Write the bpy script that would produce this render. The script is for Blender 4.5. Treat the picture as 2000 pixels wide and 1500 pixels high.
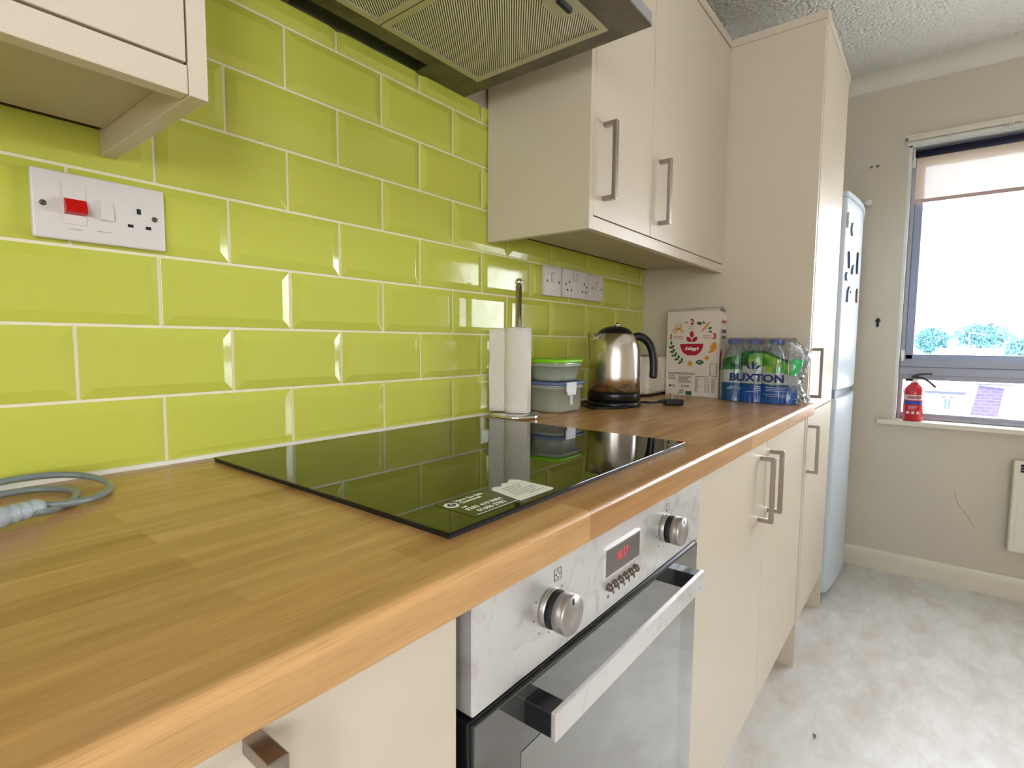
import bpy, bmesh, math, random
from mathutils import Vector, Matrix, noise
for o in list(bpy.data.objects): bpy.data.objects.remove(o)
S = bpy.context.scene; COL = S.collection
R = math.radians; PI = math.pi

# ------------------------------------------------------------------ camera
# x runs along the tiled wall towards the window, y = 0 is the tiled wall (room at y < 0), z = 0 is the worktop surface
cam = bpy.data.cameras.new('camera'); camo = bpy.data.objects.new('camera', cam); COL.objects.link(camo)
cam.sensor_width = 36; cam.lens = 36 * 1042.28 / 2000; cam.clip_start = 0.02; cam.clip_end = 500
r_ = Vector((0.62010196, -0.78447282, 0.0087157)); u_ = Vector((0.0565188, 0.0557516, 0.99684371)); d_ = Vector((0.78248271, 0.61765214, -0.07890913))
m_ = Matrix((r_, u_, -d_)).transposed().to_4x4(); m_.translation = Vector((-0.3001786, -0.9024626, 0.1877455))
camo.matrix_world = m_
S.camera = camo
# ------------------------------------------------------------------ sky, lamps, exposure
S.view_settings.view_transform = 'Standard'; S.view_settings.look = 'None'
S.view_settings.exposure = 1.60; S.view_settings.gamma = 1.0; S.view_settings.use_curve_mapping = False
W = bpy.data.worlds.new('overcast_sky'); S.world = W; W.use_nodes = True
bg = W.node_tree.nodes['Background']; bg.inputs[0].default_value = (0.985, 0.955, 1.03, 1); bg.inputs[1].default_value = 6.0
def area(name, loc, rot, sx, sy, power, color=(1, 1, 1), portal=False):
    l = bpy.data.lights.new(name, 'AREA'); l.shape = 'RECTANGLE'; l.size = sx; l.size_y = sy; l.energy = power; l.color = color
    l.cycles.is_portal = portal
    o = bpy.data.objects.new(name, l); COL.objects.link(o); o.location = loc; o.rotation_euler = rot; return o
area('window_portal', (2.93, -1.53, 0.47), (0, R(90), 0), 1.3, 1.6, 1, portal=True)      # looks towards -x
area('added_side_window_portal', (-1.80, -2.80, 0.50), (R(90), 0, 0), 1.0, 1.2, 1, portal=True)        # looks towards +y, portal of the added unseen side window
area('added_rear_window_portal', (-2.46, -2.0, 0.5), (0, R(-90), 0), 1.2, 0.6, 1, portal=True)    # looks towards +x, portal of the added unseen rear window

XL, XR, YR, ZF, ZC = -2.40, 2.80, -2.75, -0.901, 1.44    # room: back end, window wall, right wall, floor, ceiling
XT, YD = 1.646, -0.587                                   # tall unit's side, door fronts

# ------------------------------------------------------------------ materials
def srgb(c):
    f = lambda v: v / 12.92 if v <= 0.04045 else ((v + 0.055) / 1.055) ** 2.4
    return (f(c[0] / 255), f(c[1] / 255), f(c[2] / 255), 1)
class NT:
    def __init__(s, name):
        s.m = bpy.data.materials.new(name); s.m.use_nodes = True; s.t = s.m.node_tree; s.n = s.t.nodes; s.b = s.n['Principled BSDF']
    def new(s, t, **k):
        n = s.n.new(t)
        for a, v in k.items():
            if a in n.inputs: n.inputs[a].default_value = v
            else: setattr(n, a, v)
        return n
    def link(s, a, b): s.t.links.new(a, b)
def mat(name, c, rough=0.5, metal=0.0, coat=0.0, spec=0.5, bump=None, mott=None, trans=0.0, emis=None, aniso=0, sheen=0):
    """bump = (scale, strength, distance); mott = (scale, colour2, low, high) blotchy second colour"""
    q = NT(name); b = q.b
    b.inputs['Base Color'].default_value = srgb(c); b.inputs['Roughness'].default_value = rough; b.inputs['Metallic'].default_value = metal
    b.inputs['Coat Weight'].default_value = coat; b.inputs['Coat Roughness'].default_value = 0.05; b.inputs['Specular IOR Level'].default_value = spec
    b.inputs['Transmission Weight'].default_value = trans
    if emis: b.inputs['Emission Color'].default_value = srgb(emis[0]); b.inputs['Emission Strength'].default_value = emis[1]
    tc = None
    if bump or mott: tc = q.new('ShaderNodeTexCoord')
    if bump:
        nz = q.new('ShaderNodeTexNoise', Scale=bump[0], Detail=3.0); q.link(tc.outputs['Object'], nz.inputs['Vector'])
        bp = q.new('ShaderNodeBump', Strength=bump[1], Distance=bump[2]); q.link(nz.outputs['Fac'], bp.inputs['Height']); q.link(bp.outputs[0], b.inputs['Normal'])
    if mott:
        nz = q.new('ShaderNodeTexNoise', Scale=mott[0], Detail=5.0); q.link(tc.outputs['Object'], nz.inputs['Vector'])
        cr = q.new('ShaderNodeValToRGB'); cr.color_ramp.elements[0].position = mott[2]; cr.color_ramp.elements[1].position = mott[3]
        cr.color_ramp.elements[0].color = srgb(c); cr.color_ramp.elements[1].color = srgb(mott[1])
        q.link(nz.outputs['Fac'], cr.inputs[0]); q.link(cr.outputs[0], b.inputs['Base Color'])
    return q.m
def clear(name, tint=(255, 255, 255), gloss=0.06, rough=0.03, haze=0.0, hazecol=(255, 255, 255), crinkle=None):
    """thin clear sheet: lets light straight through, with a fresnel reflection and optional milky share"""
    q = NT(name); q.n.remove(q.b); out = q.n['Material Output']
    tr = q.new('ShaderNodeBsdfTransparent', Color=srgb(tint)); gl = q.new('ShaderNodeBsdfGlossy', Roughness=rough)
    lw = q.new('ShaderNodeLayerWeight', Blend=0.35); ad = q.new('ShaderNodeMath', operation='MULTIPLY_ADD'); ad.inputs[1].default_value = 0.55; ad.inputs[2].default_value = gloss
    q.link(lw.outputs['Fresnel'], ad.inputs[0]); ad.use_clamp = True
    mx = q.new('ShaderNodeMixShader'); src = tr.outputs[0]
    if haze:
        df = q.new('ShaderNodeBsdfDiffuse', Color=srgb(hazecol)); tl = q.new('ShaderNodeBsdfTranslucent', Color=srgb(hazecol))
        a = q.new('ShaderNodeMixShader', Fac=0.3); q.link(df.outputs[0], a.inputs[1]); q.link(tl.outputs[0], a.inputs[2])
        h = q.new('ShaderNodeMixShader', Fac=haze); q.link(tr.outputs[0], h.inputs[1]); q.link(a.outputs[0], h.inputs[2]); src = h.outputs[0]
    if crinkle:
        tc = q.new('ShaderNodeTexCoord'); nz = q.new('ShaderNodeTexNoise', Scale=crinkle[0], Detail=4.0, Distortion=1.5); q.link(tc.outputs['Object'], nz.inputs['Vector'])
        bp = q.new('ShaderNodeBump', Strength=crinkle[1], Distance=0.01); q.link(nz.outputs['Fac'], bp.inputs['Height']); q.link(bp.outputs[0], gl.inputs['Normal'])
    q.link(ad.outputs[0], mx.inputs[0]); q.link(src, mx.inputs[1]); q.link(gl.outputs[0], mx.inputs[2]); q.link(mx.outputs[0], out.inputs[0])
    return q.m

TILE = mat('lime_glazed_tile', (203, 207, 86), 0.09, coat=0.0, bump=(7, 0.12, 0.01))
GROUT = mat('cream_grout', (240, 232, 200), 0.85)
SEAL = mat('white_sealant', (244, 240, 228), 0.45)
WALLP = mat('magnolia_wall_paint', (208, 198, 180), 0.8, bump=(90, 0.10, 0.004), mott=(2.2, (204, 194, 178), 0.4, 0.7))
CEIL = mat('textured_ceiling', (245, 243, 234), 0.9, bump=(75, 0.9, 0.03))
TRIMW = mat('cream_gloss_trim', (222, 214, 196), 0.35)
CAB = mat('cream_cabinet_laminate', (212, 199, 178), 0.34, spec=0.4, mott=(1.5, (216, 203, 183), 0.35, 0.7))
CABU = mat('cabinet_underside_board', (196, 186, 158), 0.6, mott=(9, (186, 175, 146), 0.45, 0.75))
GAPSHADE = mat('painted_gap_shade', (52, 36, 26), 0.9)  # dark brown that paints shade into gaps between parts
NICK = mat('brushed_nickel', (168, 158, 150), 0.33, metal=1.0)
NICKD = mat('aged_nickel', (120, 108, 98), 0.45, metal=0.8)
CHROME = mat('chrome', (225, 225, 225), 0.06, metal=1.0)
KSTEEL = mat('polished_kettle_steel', (214, 206, 196), 0.25, metal=1.0, bump=(9, 0.05, 0.02))
BLK = mat('black_plastic', (16, 17, 22), 0.28)
BLKM = mat('matt_black', (12, 12, 14), 0.6)
HOBG = mat('black_hob_glass', (8, 12, 4), 0.015, spec=0.5)
WPLAS = mat('white_switch_plastic', (226, 221, 216), 0.35)
WPLAS2 = mat('warm_white_plastic', (228, 220, 202), 0.4)
REDP = mat('red_switch_plastic', (205, 12, 16), 0.35)
GREYC = mat('grey_cable', (128, 138, 136), 0.30)
GREYP = mat('grey_plug_plastic', (172, 184, 188), 0.4)
PAPER = mat('paper_towel', (236, 229, 216), 0.95)
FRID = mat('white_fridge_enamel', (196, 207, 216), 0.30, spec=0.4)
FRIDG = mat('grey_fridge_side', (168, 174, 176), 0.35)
ALU = mat('grey_window_aluminium', (148, 150, 162), 0.38, metal=0.35)
WFR = mat('white_window_paint', (222, 222, 216), 0.4)
EXTR = mat('extinguisher_red', (196, 14, 34), 0.25, coat=0.4)
NAVY = mat('navy_tube', (16, 20, 52), 0.4)
STREAK = (150, 142, 132)

def wood():
    q = NT('beech_block_laminate'); b = q.b; tc = q.new('ShaderNodeTexCoord')
    mp = q.new('ShaderNodeMapping'); q.link(tc.outputs['Object'], mp.inputs[0])
    br = q.new('ShaderNodeTexBrick', Scale=1.0, offset=0.37, offset_frequency=2, squash=1.0)
    br.inputs['Brick Width'].default_value = 0.34; br.inputs['Row Height'].default_value = 0.044; br.inputs['Mortar Size'].default_value = 0.0
    br.inputs['Color1'].default_value = srgb((180, 131, 79)); br.inputs['Color2'].default_value = srgb((209, 163, 108)); br.inputs['Mortar'].default_value = srgb((176, 128, 74)); br.inputs['Bias'].default_value = 0.1
    q.link(mp.outputs[0], br.inputs['Vector'])
    m2 = q.new('ShaderNodeMapping'); m2.inputs['Scale'].default_value = (3.0, 46, 46); q.link(tc.outputs['Object'], m2.inputs[0])
    nz = q.new('ShaderNodeTexNoise', Scale=1.0, Detail=4.0, Distortion=0.4); q.link(m2.outputs[0], nz.inputs['Vector'])
    m3 = q.new('ShaderNodeMapping'); m3.inputs['Scale'].default_value = (22, 620, 620); q.link(tc.outputs['Object'], m3.inputs[0])
    n3 = q.new('ShaderNodeTexNoise', Scale=1.0, Detail=2.0); q.link(m3.outputs[0], n3.inputs['Vector'])
    cr = q.new('ShaderNodeValToRGB'); cr.color_ramp.elements[0].position = 0.32; cr.color_ramp.elements[1].position = 0.68
    cr.color_ramp.elements[0].color = (0.80, 0.77, 0.72, 1); cr.color_ramp.elements[1].color = (1.12, 1.12, 1.10, 1); q.link(nz.outputs['Fac'], cr.inputs[0])
    c3 = q.new('ShaderNodeValToRGB'); c3.color_ramp.elements[0].position = 0.3; c3.color_ramp.elements[1].position = 0.5
    c3.color_ramp.elements[0].color = (0.80, 0.74, 0.68, 1); c3.color_ramp.elements[1].color = (1, 1, 1, 1); q.link(n3.outputs['Fac'], c3.inputs[0])
    x = q.new('ShaderNodeMix', data_type='RGBA', blend_type='MULTIPLY'); x.inputs[0].default_value = 1.0; q.link(br.outputs['Color'], x.inputs[6]); q.link(cr.outputs[0], x.inputs[7])
    y = q.new('ShaderNodeMix', data_type='RGBA', blend_type='MULTIPLY'); y.inputs[0].default_value = 0.6; q.link(x.outputs[2], y.inputs[6]); q.link(c3.outputs[0], y.inputs[7])
    q.link(y.outputs[2], b.inputs['Base Color']); b.inputs['Roughness'].default_value = 0.27; b.inputs['Specular IOR Level'].default_value = 0.5
    bp = q.new('ShaderNodeBump', Strength=0.10, Distance=0.002); q.link(n3.outputs['Fac'], bp.inputs['Height']); q.link(bp.outputs[0], b.inputs['Normal'])
    return q.m
WOOD = wood()
def lino():
    q = NT('mottled_beige_lino'); b = q.b; tc = q.new('ShaderNodeTexCoord')
    m = q.new('ShaderNodeMapping'); m.inputs['Scale'].default_value = (2.4, 5.0, 1); m.inputs['Rotation'].default_value = (0, 0, 0.5); q.link(tc.outputs['Object'], m.inputs[0])
    n1 = q.new('ShaderNodeTexNoise', Scale=2.6, Detail=8.0, Distortion=0.35, Roughness=0.66); q.link(m.outputs[0], n1.inputs['Vector'])
    cr = q.new('ShaderNodeValToRGB'); e = cr.color_ramp.elements; e[0].position = 0.33; e[1].position = 0.66
    e[0].color = srgb((206, 200, 192)); e[1].color = srgb((230, 230, 229)); a = e.new(0.46); a.color = srgb((217, 213, 207)); a = e.new(0.56); a.color = srgb((224, 222, 218))
    q.link(n1.outputs['Fac'], cr.inputs[0]); q.link(cr.outputs[0], b.inputs['Base Color']); b.inputs['Roughness'].default_value = 0.36
    return q.m
LINO = lino()
def steel():
    q = NT('brushed_oven_steel'); b = q.b; tc = q.new('ShaderNodeTexCoord')
    m = q.new('ShaderNodeMapping'); m.inputs['Scale'].default_value = (3, 1, 500); q.link(tc.outputs['Object'], m.inputs[0])
    n1 = q.new('ShaderNodeTexNoise', Scale=1.0, Detail=2.0); q.link(m.outputs[0], n1.inputs['Vector'])
    n2 = q.new('ShaderNodeTexNoise', Scale=26.0, Detail=6.0, Distortion=1.2); q.link(tc.outputs['Object'], n2.inputs['Vector'])
    cr = q.new('ShaderNodeValToRGB'); e = cr.color_ramp.elements; e[0].position = 0.26; e[1].position = 0.46; e[0].color = srgb((206, 202, 198)); e[1].color = srgb((232, 230, 228))
    q.link(n2.outputs['Fac'], cr.inputs[0]); q.link(cr.outputs[0], b.inputs['Base Color']); b.inputs['Metallic'].default_value = 0.74
    r = q.new('ShaderNodeMapRange'); r.inputs[3].default_value = 0.30; r.inputs[4].default_value = 0.46; q.link(n2.outputs['Fac'], r.inputs[0]); q.link(r.outputs[0], b.inputs['Roughness'])
    bp = q.new('ShaderNodeBump', Strength=0.06, Distance=0.001); q.link(n1.outputs['Fac'], bp.inputs['Height']); q.link(bp.outputs[0], b.inputs['Normal'])
    return q.m
STEEL = steel()
KNOBM = mat('satin_knob_metal', (178, 172, 168), 0.36, metal=0.85)
HOODM = mat('greasy_hood_steel', (118, 112, 98), 0.42, metal=0.75, mott=(14, (86, 78, 62), 0.42, 0.7))
HOODF = mat('hood_front_steel', (178, 176, 184), 0.34, metal=0.8)
def mesh_filter():
    q = NT('ribbed_filter_metal'); b = q.b; tc = q.new('ShaderNodeTexCoord')
    m = q.new('ShaderNodeMapping'); m.inputs['Rotation'].default_value = (0, 0, R(51.5)); q.link(tc.outputs['Object'], m.inputs[0])
    w = q.new('ShaderNodeTexWave', Scale=76.0, wave_type='BANDS', bands_direction='X'); q.link(m.outputs[0], w.inputs['Vector'])
    cr = q.new('ShaderNodeValToRGB'); e = cr.color_ramp.elements; e[0].position = 0.30; e[1].position = 0.62; e[0].color = srgb((66, 54, 32)); e[1].color = srgb((250, 246, 226))
    q.link(w.outputs['Fac'], cr.inputs[0]); q.link(cr.outputs[0], b.inputs['Base Color']); b.inputs['Metallic'].default_value = 0.35; b.inputs['Roughness'].default_value = 0.4
    bp = q.new('ShaderNodeBump', Strength=0.6, Distance=0.002); q.link(w.outputs['Fac'], bp.inputs['Height']); q.link(bp.outputs[0], b.inputs['Normal'])
    return q.m
FILT = mesh_filter()
FILTF = mat('filter_frame_metal', (196, 192, 164), 0.45, metal=0.5)
OVENG = mat('smoked_oven_glass', (70, 68, 66), 0.05, spec=0.9, coat=1.0)
OVENW = mat('oven_window_glass', (112, 110, 106), 0.04, spec=0.9, coat=1.0)
WINGL = clear('window_glass', (250, 255, 255), gloss=0.02)

# ------------------------------------------------------------------ mesh helpers
def box(bm, x0, x1, y0, y1, z0, z1, bev=0.0, mi=0, seg=2):
    vs = bmesh.ops.create_cube(bm, size=1)['verts']
    for v in vs:
        v.co = Vector(((x0 + x1) / 2 + v.co.x * (x1 - x0), (y0 + y1) / 2 + v.co.y * (y1 - y0), (z0 + z1) / 2 + v.co.z * (z1 - z0)))
    fs = set(f for v in vs for f in v.link_faces)
    for f in fs: f.material_index = mi
    if bev:
        r = bmesh.ops.bevel(bm, geom=list(set(e for v in vs for e in v.link_edges)), offset=bev, segments=seg, affect='EDGES', profile=0.5)
        for f in r['faces']: f.material_index = mi
def ring(bm, pts): return [bm.verts.new(p) for p in pts]
def skin_rings(bm, rings, closed=True, mi=0, smooth=True, cap0=True, cap1=True):
    fs = []
    for a, b in zip(rings, rings[1:]):
        n = len(a)
        for i in range(n if closed else n - 1):
            j = (i + 1) % n
            try: fs.append(bm.faces.new((a[i], a[j], b[j], b[i])))
            except ValueError: pass
    if cap0: fs.append(bm.faces.new(list(reversed(rings[0]))))
    if cap1: fs.append(bm.faces.new(rings[-1]))
    for f in fs: f.material_index = mi; f.smooth = smooth and len(f.verts) == 4
    return fs
def lathe(bm, prof, c=(0, 0, 0), n=40, mi=0, axis='z', cap0=True, cap1=True, smooth=True):
    c = Vector(c); rs = []
    for r, h in prof:
        pts = []
        for i in range(n):
            a = 2 * PI * i / n; x, y = max(r, 1e-5) * math.cos(a), max(r, 1e-5) * math.sin(a)
            p = Vector((x, y, h)) if axis == 'z' else (Vector((x, -h, y)) if axis == 'y' else Vector((h, x, y)))
            pts.append(c + p)
        rs.append(ring(bm, pts))
    return skin_rings(bm, rs, mi=mi, cap0=cap0, cap1=cap1, smooth=smooth)
def tube(bm, pts, r, n=12, mi=0, flat=1.0):
    pts = [Vector(p) for p in pts]; rs = []; up = Vector((0, 0, 1)); prev = None
    rad = r if isinstance(r, (list, tuple)) else [r] * len(pts)
    for i, p in enumerate(pts):
        t = (pts[min(i + 1, len(pts) - 1)] - pts[max(i - 1, 0)]).normalized()
        if prev is None:
            s = t.cross(up)
            if s.length < 0.1: s = t.cross(Vector((1, 0, 0)))
        else: s = prev - t * prev.dot(t)
        s.normalize(); prev = s; w = s.cross(t).normalized()
        rs.append(ring(bm, [p + s * rad[i] * math.cos(2 * PI * k / n) + w * rad[i] * flat * math.sin(2 * PI * k / n) for k in range(n)]))
    skin_rings(bm, rs, mi=mi)
def smooth_path(P, k=8):
    P = [Vector(p) for p in P]; out = []
    for i in range(len(P) - 1):
        a, b, c, d = P[max(i - 1, 0)], P[i], P[i + 1], P[min(i + 2, len(P) - 1)]
        for j in range(k):
            t = j / k
            out.append(0.5 * ((2 * b) + (c - a) * t + (2 * a - 5 * b + 4 * c - d) * t * t + (3 * b - a - 3 * c + d) * t ** 3))
    return out + [P[-1]]
def prism(bm, pts, o, X, Y, depth, mi=0):
    """2-D outline pts in the frame (o, X, Y), extruded by depth along X x Y"""
    o, X, Y = Vector(o), Vector(X), Vector(Y); N = X.cross(Y).normalized()
    a = ring(bm, [o + X * p[0] + Y * p[1] for p in pts]); b = ring(bm, [o + X * p[0] + Y * p[1] + N * depth for p in pts])
    skin_rings(bm, [a, b], mi=mi, smooth=False)
def circ(cx, cy, rx, ry=None, n=24, a0=0, a1=2 * PI, rot=0):
    ry = ry or rx; out = []
    full = abs(a1 - a0 - 2 * PI) < 1e-6
    for i in range(n if full else n + 1):
        a = a0 + (a1 - a0) * i / n; x, y = rx * math.cos(a), ry * math.sin(a)
        out.append((cx + x * math.cos(rot) - y * math.sin(rot), cy + x * math.sin(rot) + y * math.cos(rot)))
    return out
def leafp(cx, cy, L, w, rot, n=10):
    out = []
    for i in range(n + 1):
        t = i / n; out.append((t * L - L / 2, w / 2 * math.sin(PI * t) ** 0.8))
    for i in range(n - 1, 0, -1):
        t = i / n; out.append((t * L - L / 2, -w / 2 * math.sin(PI * t) ** 0.8))
    return [(cx + x * math.cos(rot) - y * math.sin(rot), cy + x * math.sin(rot) + y * math.cos(rot)) for x, y in out]
def rrect(x0, x1, y0, y1, r, n=5):
    out = []
    for cx, cy, a in ((x1 - r, y1 - r, 0), (x0 + r, y1 - r, 90), (x0 + r, y0 + r, 180), (x1 - r, y0 + r, 270)):
        for i in range(n + 1):
            t = R(a + 90 * i / n); out.append((cx + r * math.cos(t), cy + r * math.sin(t)))
    return out

# ------------------------------------------------------------------ scene helpers
def obj(name, bm, mats, parent=None, label=None):
    bmesh.ops.recalc_face_normals(bm, faces=bm.faces)
    me = bpy.data.meshes.new(name); bm.to_mesh(me); bm.free()
    for m in (mats if isinstance(mats, (list, tuple)) else [mats]): me.materials.append(m)
    o = bpy.data.objects.new(name, me); COL.objects.link(o)
    if parent: o.parent = parent; o.matrix_parent_inverse = parent.matrix_world.inverted()
    if label: o['label'] = label
    return o
def tag(o, label, cat, group=None):
    o['label'] = label; o['category'] = cat
    if group: o['group'] = group
    return o
def thing(name, label, cat, loc=(0, 0, 0), group=None):
    o = bpy.data.objects.new(name, None); COL.objects.link(o); o.location = loc; o.empty_display_size = 0.05
    bpy.context.view_layer.update()
    return tag(o, label, cat, group)
def struct(name, bm, m, parent=None):
    o = obj(name, bm, m, parent)
    if not parent: o['kind'] = 'structure'
    return o
def sbox(name, m, *a, parent=None, bev=0.0, label=None):
    bm = bmesh.new(); box(bm, *a, bev=bev); return obj(name, bm, m, parent, label)
def text(name, s, size, o, X, Y, m, parent, depth=0.0004, shear=0.0, bold=0.0, align='CENTER', sx=1.0, label=None, space=1.0):
    cu = bpy.data.curves.new(name, 'FONT'); cu.body = s; cu.size = size; cu.extrude = depth / 2; cu.shear = shear; cu.offset = bold
    cu.align_x = align; cu.align_y = 'CENTER'; cu.space_character = space; cu.resolution_u = 3
    t = bpy.data.objects.new(name, cu); COL.objects.link(t); bpy.context.view_layer.update()
    me = bpy.data.meshes.new_from_object(t.evaluated_get(bpy.context.evaluated_depsgraph_get()))
    bpy.data.objects.remove(t); bpy.data.curves.remove(cu)
    X, Y = Vector(X).normalized(), Vector(Y).normalized(); N = X.cross(Y)
    M = Matrix((X * sx, Y, N)).transposed().to_4x4(); M.translation = Vector(o) + N * depth / 2
    me.transform(M); me.materials.clear(); me.materials.append(m)
    ob = bpy.data.objects.new(name, me); COL.objects.link(ob)
    if parent: ob.parent = parent; ob.matrix_parent_inverse = parent.matrix_world.inverted()
    if label: ob['label'] = label
    return ob
VX, VY, VZ = Vector((1, 0, 0)), Vector((0, 1, 0)), Vector((0, 0, 1))

# ================================================================== ROOM SHELL
def wall_with_hole(name, x0, x1, hole, m, parent=None):
    """wall across x0..x1, y YR-.1..0.1, with a rectangular opening (ya, yb, za, zb)"""
    ya, yb, za, zb = hole; bm = bmesh.new(); lo, hi = YR - 0.1, 0.1
    box(bm, x0, x1, lo, hi, ZF, za); box(bm, x0, x1, lo, hi, zb, ZC + 0.1)
    box(bm, x0, x1, lo, ya, za, zb); box(bm, x0, x1, yb, hi, za, zb)
    return struct(name, bm, m, parent)
bm = bmesh.new(); box(bm, XL, XR + 0.25, YR, 0.1, ZF - 0.1, ZF); struct('floor', bm, LINO)
bm = bmesh.new(); box(bm, XL, XR, YR, 0.1, ZC, ZC + 0.1); struct('ceiling', bm, CEIL)
bm = bmesh.new(); box(bm, XL, XR, 0.0, 0.1, ZF, ZC); wall_left = struct('wall_left', bm, WALLP)
SH = (-2.30, -1.30, -0.10, 1.10)  # side wall opening, added out of view to let in more light
bm = bmesh.new(); box(bm, XL, XR, YR - 0.1, YR, ZF, SH[2]); box(bm, XL, XR, YR - 0.1, YR, SH[3], ZC); box(bm, XL, SH[0], YR - 0.1, YR, SH[2], SH[3]); box(bm, SH[1], XR, YR - 0.1, YR, SH[2], SH[3]); struct('wall_right', bm, WALLP)
WH = (-2.33, -0.762, -0.163, 1.10)
wall_back = wall_with_hole('wall_back', XR, XR + 0.25, WH, WALLP)
wall_with_hole('wall_front', XL - 0.1, XL, (-2.30, -1.70, -0.10, 1.10), WALLP)  # rear wall opening, likewise added out of view for light
# skirting along the window wall, coving
bm = bmesh.new()
prism(bm, [(0, 0), (-0.020, 0), (-0.020, 0.066), (-0.0165, 0.070), (-0.0165, 0.074), (-0.012, 0.083), (-0.009, 0.094), (0, 0.096)], (XR, -2.75, ZF), VX, VZ, -2.75); b_ = struct('baseboard_back', bm, TRIMW)
bm = bmesh.new()
prof = [(0, -0.064), (0, 0), (-0.068, 0)] + [(-0.068 + 0.064 * math.sin(R(a)), -0.002 - 0.058 * (1 - math.cos(R(a)))) for a in (15, 30, 45, 60, 75, 90)]
prism(bm, prof, (XR, -2.75, ZC), VX, VZ, -2.75); struct('trim_1', bm, mat('coving_paint', (222, 218, 204), 0.7))
# ------------------------------------------------------------------ splashback: grout bed, bevelled tiles, sealant
P_, Q_, G = 0.203, 0.10269, 0.0043
bm = bmesh.new(); box(bm, -1.30, XT - 0.001, -0.0040, -0.0005, 0.0, 0.7575); obj('grout', bm, GROUT, wall_left)
bm = bmesh.new(); random.seed(4)
for i in range(8):
    za, zb = i * Q_ + G / 2, (i + 1) * Q_ - G / 2
    off = 0.0 if i % 2 == 0 else -0.5
    for k in range(-8, 10):
        xa, xb = (k + off) * P_ + G / 2, (k + 1 + off) * P_ - G / 2
        b = 0.015
        cx = lambda v: min(max(v, -1.30), XT - 0.003); cz = lambda v: min(max(v, 0.004), 0.757)
        X0, X1, Z0, Z1 = cx(xa), cx(xb), cz(za), cz(zb)
        if X1 - X0 < 0.003 or Z1 - Z0 < 0.003: continue
        x0, x1, z0, z1 = cx(xa + b), cx(xb - b), cz(za + b), cz(zb - b)
        if x1 - x0 < 0.001: x0 = x1 = (X0 + X1) / 2; x0 -= 0.0004; x1 += 0.0004
        if z1 - z0 < 0.001: z0, z1 = Z0 + (Z1 - Z0) * 0.6, Z1
        t = [random.uniform(-0.00022, 0.00022) for _ in range(4)]
        yo, yi = -0.0052, -0.0094
        B0 = ring(bm, [(X0, -0.002, Z0), (X1, -0.002, Z0), (X1, -0.002, Z1), (X0, -0.002, Z1)])
        O = ring(bm, [(X0, yo, Z0), (X1, yo, Z0), (X1, yo, Z1), (X0, yo, Z1)])
        I = ring(bm, [(x0, yi + t[0], z0), (x1, yi + t[1], z0), (x1, yi + t[2], z1), (x0, yi + t[3], z1)])
        skin_rings(bm, [B0, O, I], smooth=False, cap0=False)
bmesh.ops.remove_doubles(bm, verts=bm.verts, dist=1e-6)
ti = obj('tiles', bm, TILE, wall_left); mod = ti.modifiers.new('soft', 'BEVEL'); mod.width = 0.0007; mod.segments = 2; mod.limit_method = 'ANGLE'; mod.angle_limit = R(8)
bm = bmesh.new(); prism(bm, [(0, 0.0002), (-0.012, 0.0002), (-0.0105, 0.003), (-0.0085, 0.0058), (-0.004, 0.0062), (0, 0.0062)], (-1.3, -0.003, 0), -VY * -1, VZ, XT + 1.298); obj('sealant_strip', bm, SEAL, wall_left)

# ------------------------------------------------------------------ window
bm = bmesh.new(); ya, yb, za, zb = WH
box(bm, XR + 0.001, 2.93, yb - 0.012, yb, za, zb); box(bm, XR + 0.001, 2.93, ya, ya + 0.012, za, zb); box(bm, XR + 0.001, 2.93, ya, yb, zb - 0.012, zb)
win = struct('window_1', bm, WFR); win['kind'] = 'structure'
bm = bmesh.new()
fx0, fx1 = 2.855, 2.90
box(bm, fx0, fx1, yb - 0.030, yb - 0.012, za, 1.085, bev=0.003)      # outer frame jambs
box(bm, fx0, fx1, ya + 0.012, ya + 0.032, za, 1.085, bev=0.003)
box(bm, fx0, fx1, ya, yb - 0.012, 1.045, 1.09, bev=0.003)
box(bm, 2.860, fx1, ya, yb - 0.012, za, -0.146, bev=0.003); box(bm, 2.868, 2.895, ya, yb - 0.012, -0.150, -0.132, bev=0.003)
box(bm, 2.846, fx1, ya, yb - 0.012, 0.085, 0.122, bev=0.003)          # transom in three steps
box(bm, 2.836, fx1, ya, yb - 0.012, 0.048, 0.086, bev=0.003); box(bm, 2.852, fx1, ya, yb - 0.012, 0.026, 0.050, bev=0.003)
obj('window_frame', bm, ALU, win)
bm = bmesh.new()
for y0, y1 in ((yb - 0.062, yb - 0.028), (-1.56, -1.52), (ya + 0.03, ya + 0.06)):
    box(bm, 2.862, 2.892, y0, y1, 0.12, 1.05, bev=0.004)
box(bm, 2.862, 2.892, ya + 0.03, yb - 0.03, 0.118, 0.146, bev=0.004); box(bm, 2.862, 2.892, ya + 0.03, yb - 0.03, 1.012, 1.046, bev=0.004)
obj('sash', bm, mat('sash_aluminium', (138, 146, 170), 0.35, metal=0.4), win)
sbox('upper_pane', WINGL, 2.876, 2.880, ya + 0.05, yb - 0.05, 0.14, 1.02, parent=win)
sbox('lower_pane', WINGL, 2.878, 2.882, ya + 0.03, yb - 0.028, -0.140, 0.03, parent=win)
bm = bmesh.new(); box(bm, 2.766, 2.862, -2.42, -0.703, -0.186, -0.164, bev=0.003); obj('window_sill', bm, TRIMW, win)
bm = bmesh.new(); box(bm, 2.838, 2.852, -0.792, -0.776, 0.118, 0.165, bev=0.004); box(bm, 2.826, 2.846, -0.790, -0.778, 0.112, 0.135, bev=0.004); obj('window_catch', bm, WFR, win)
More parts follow.
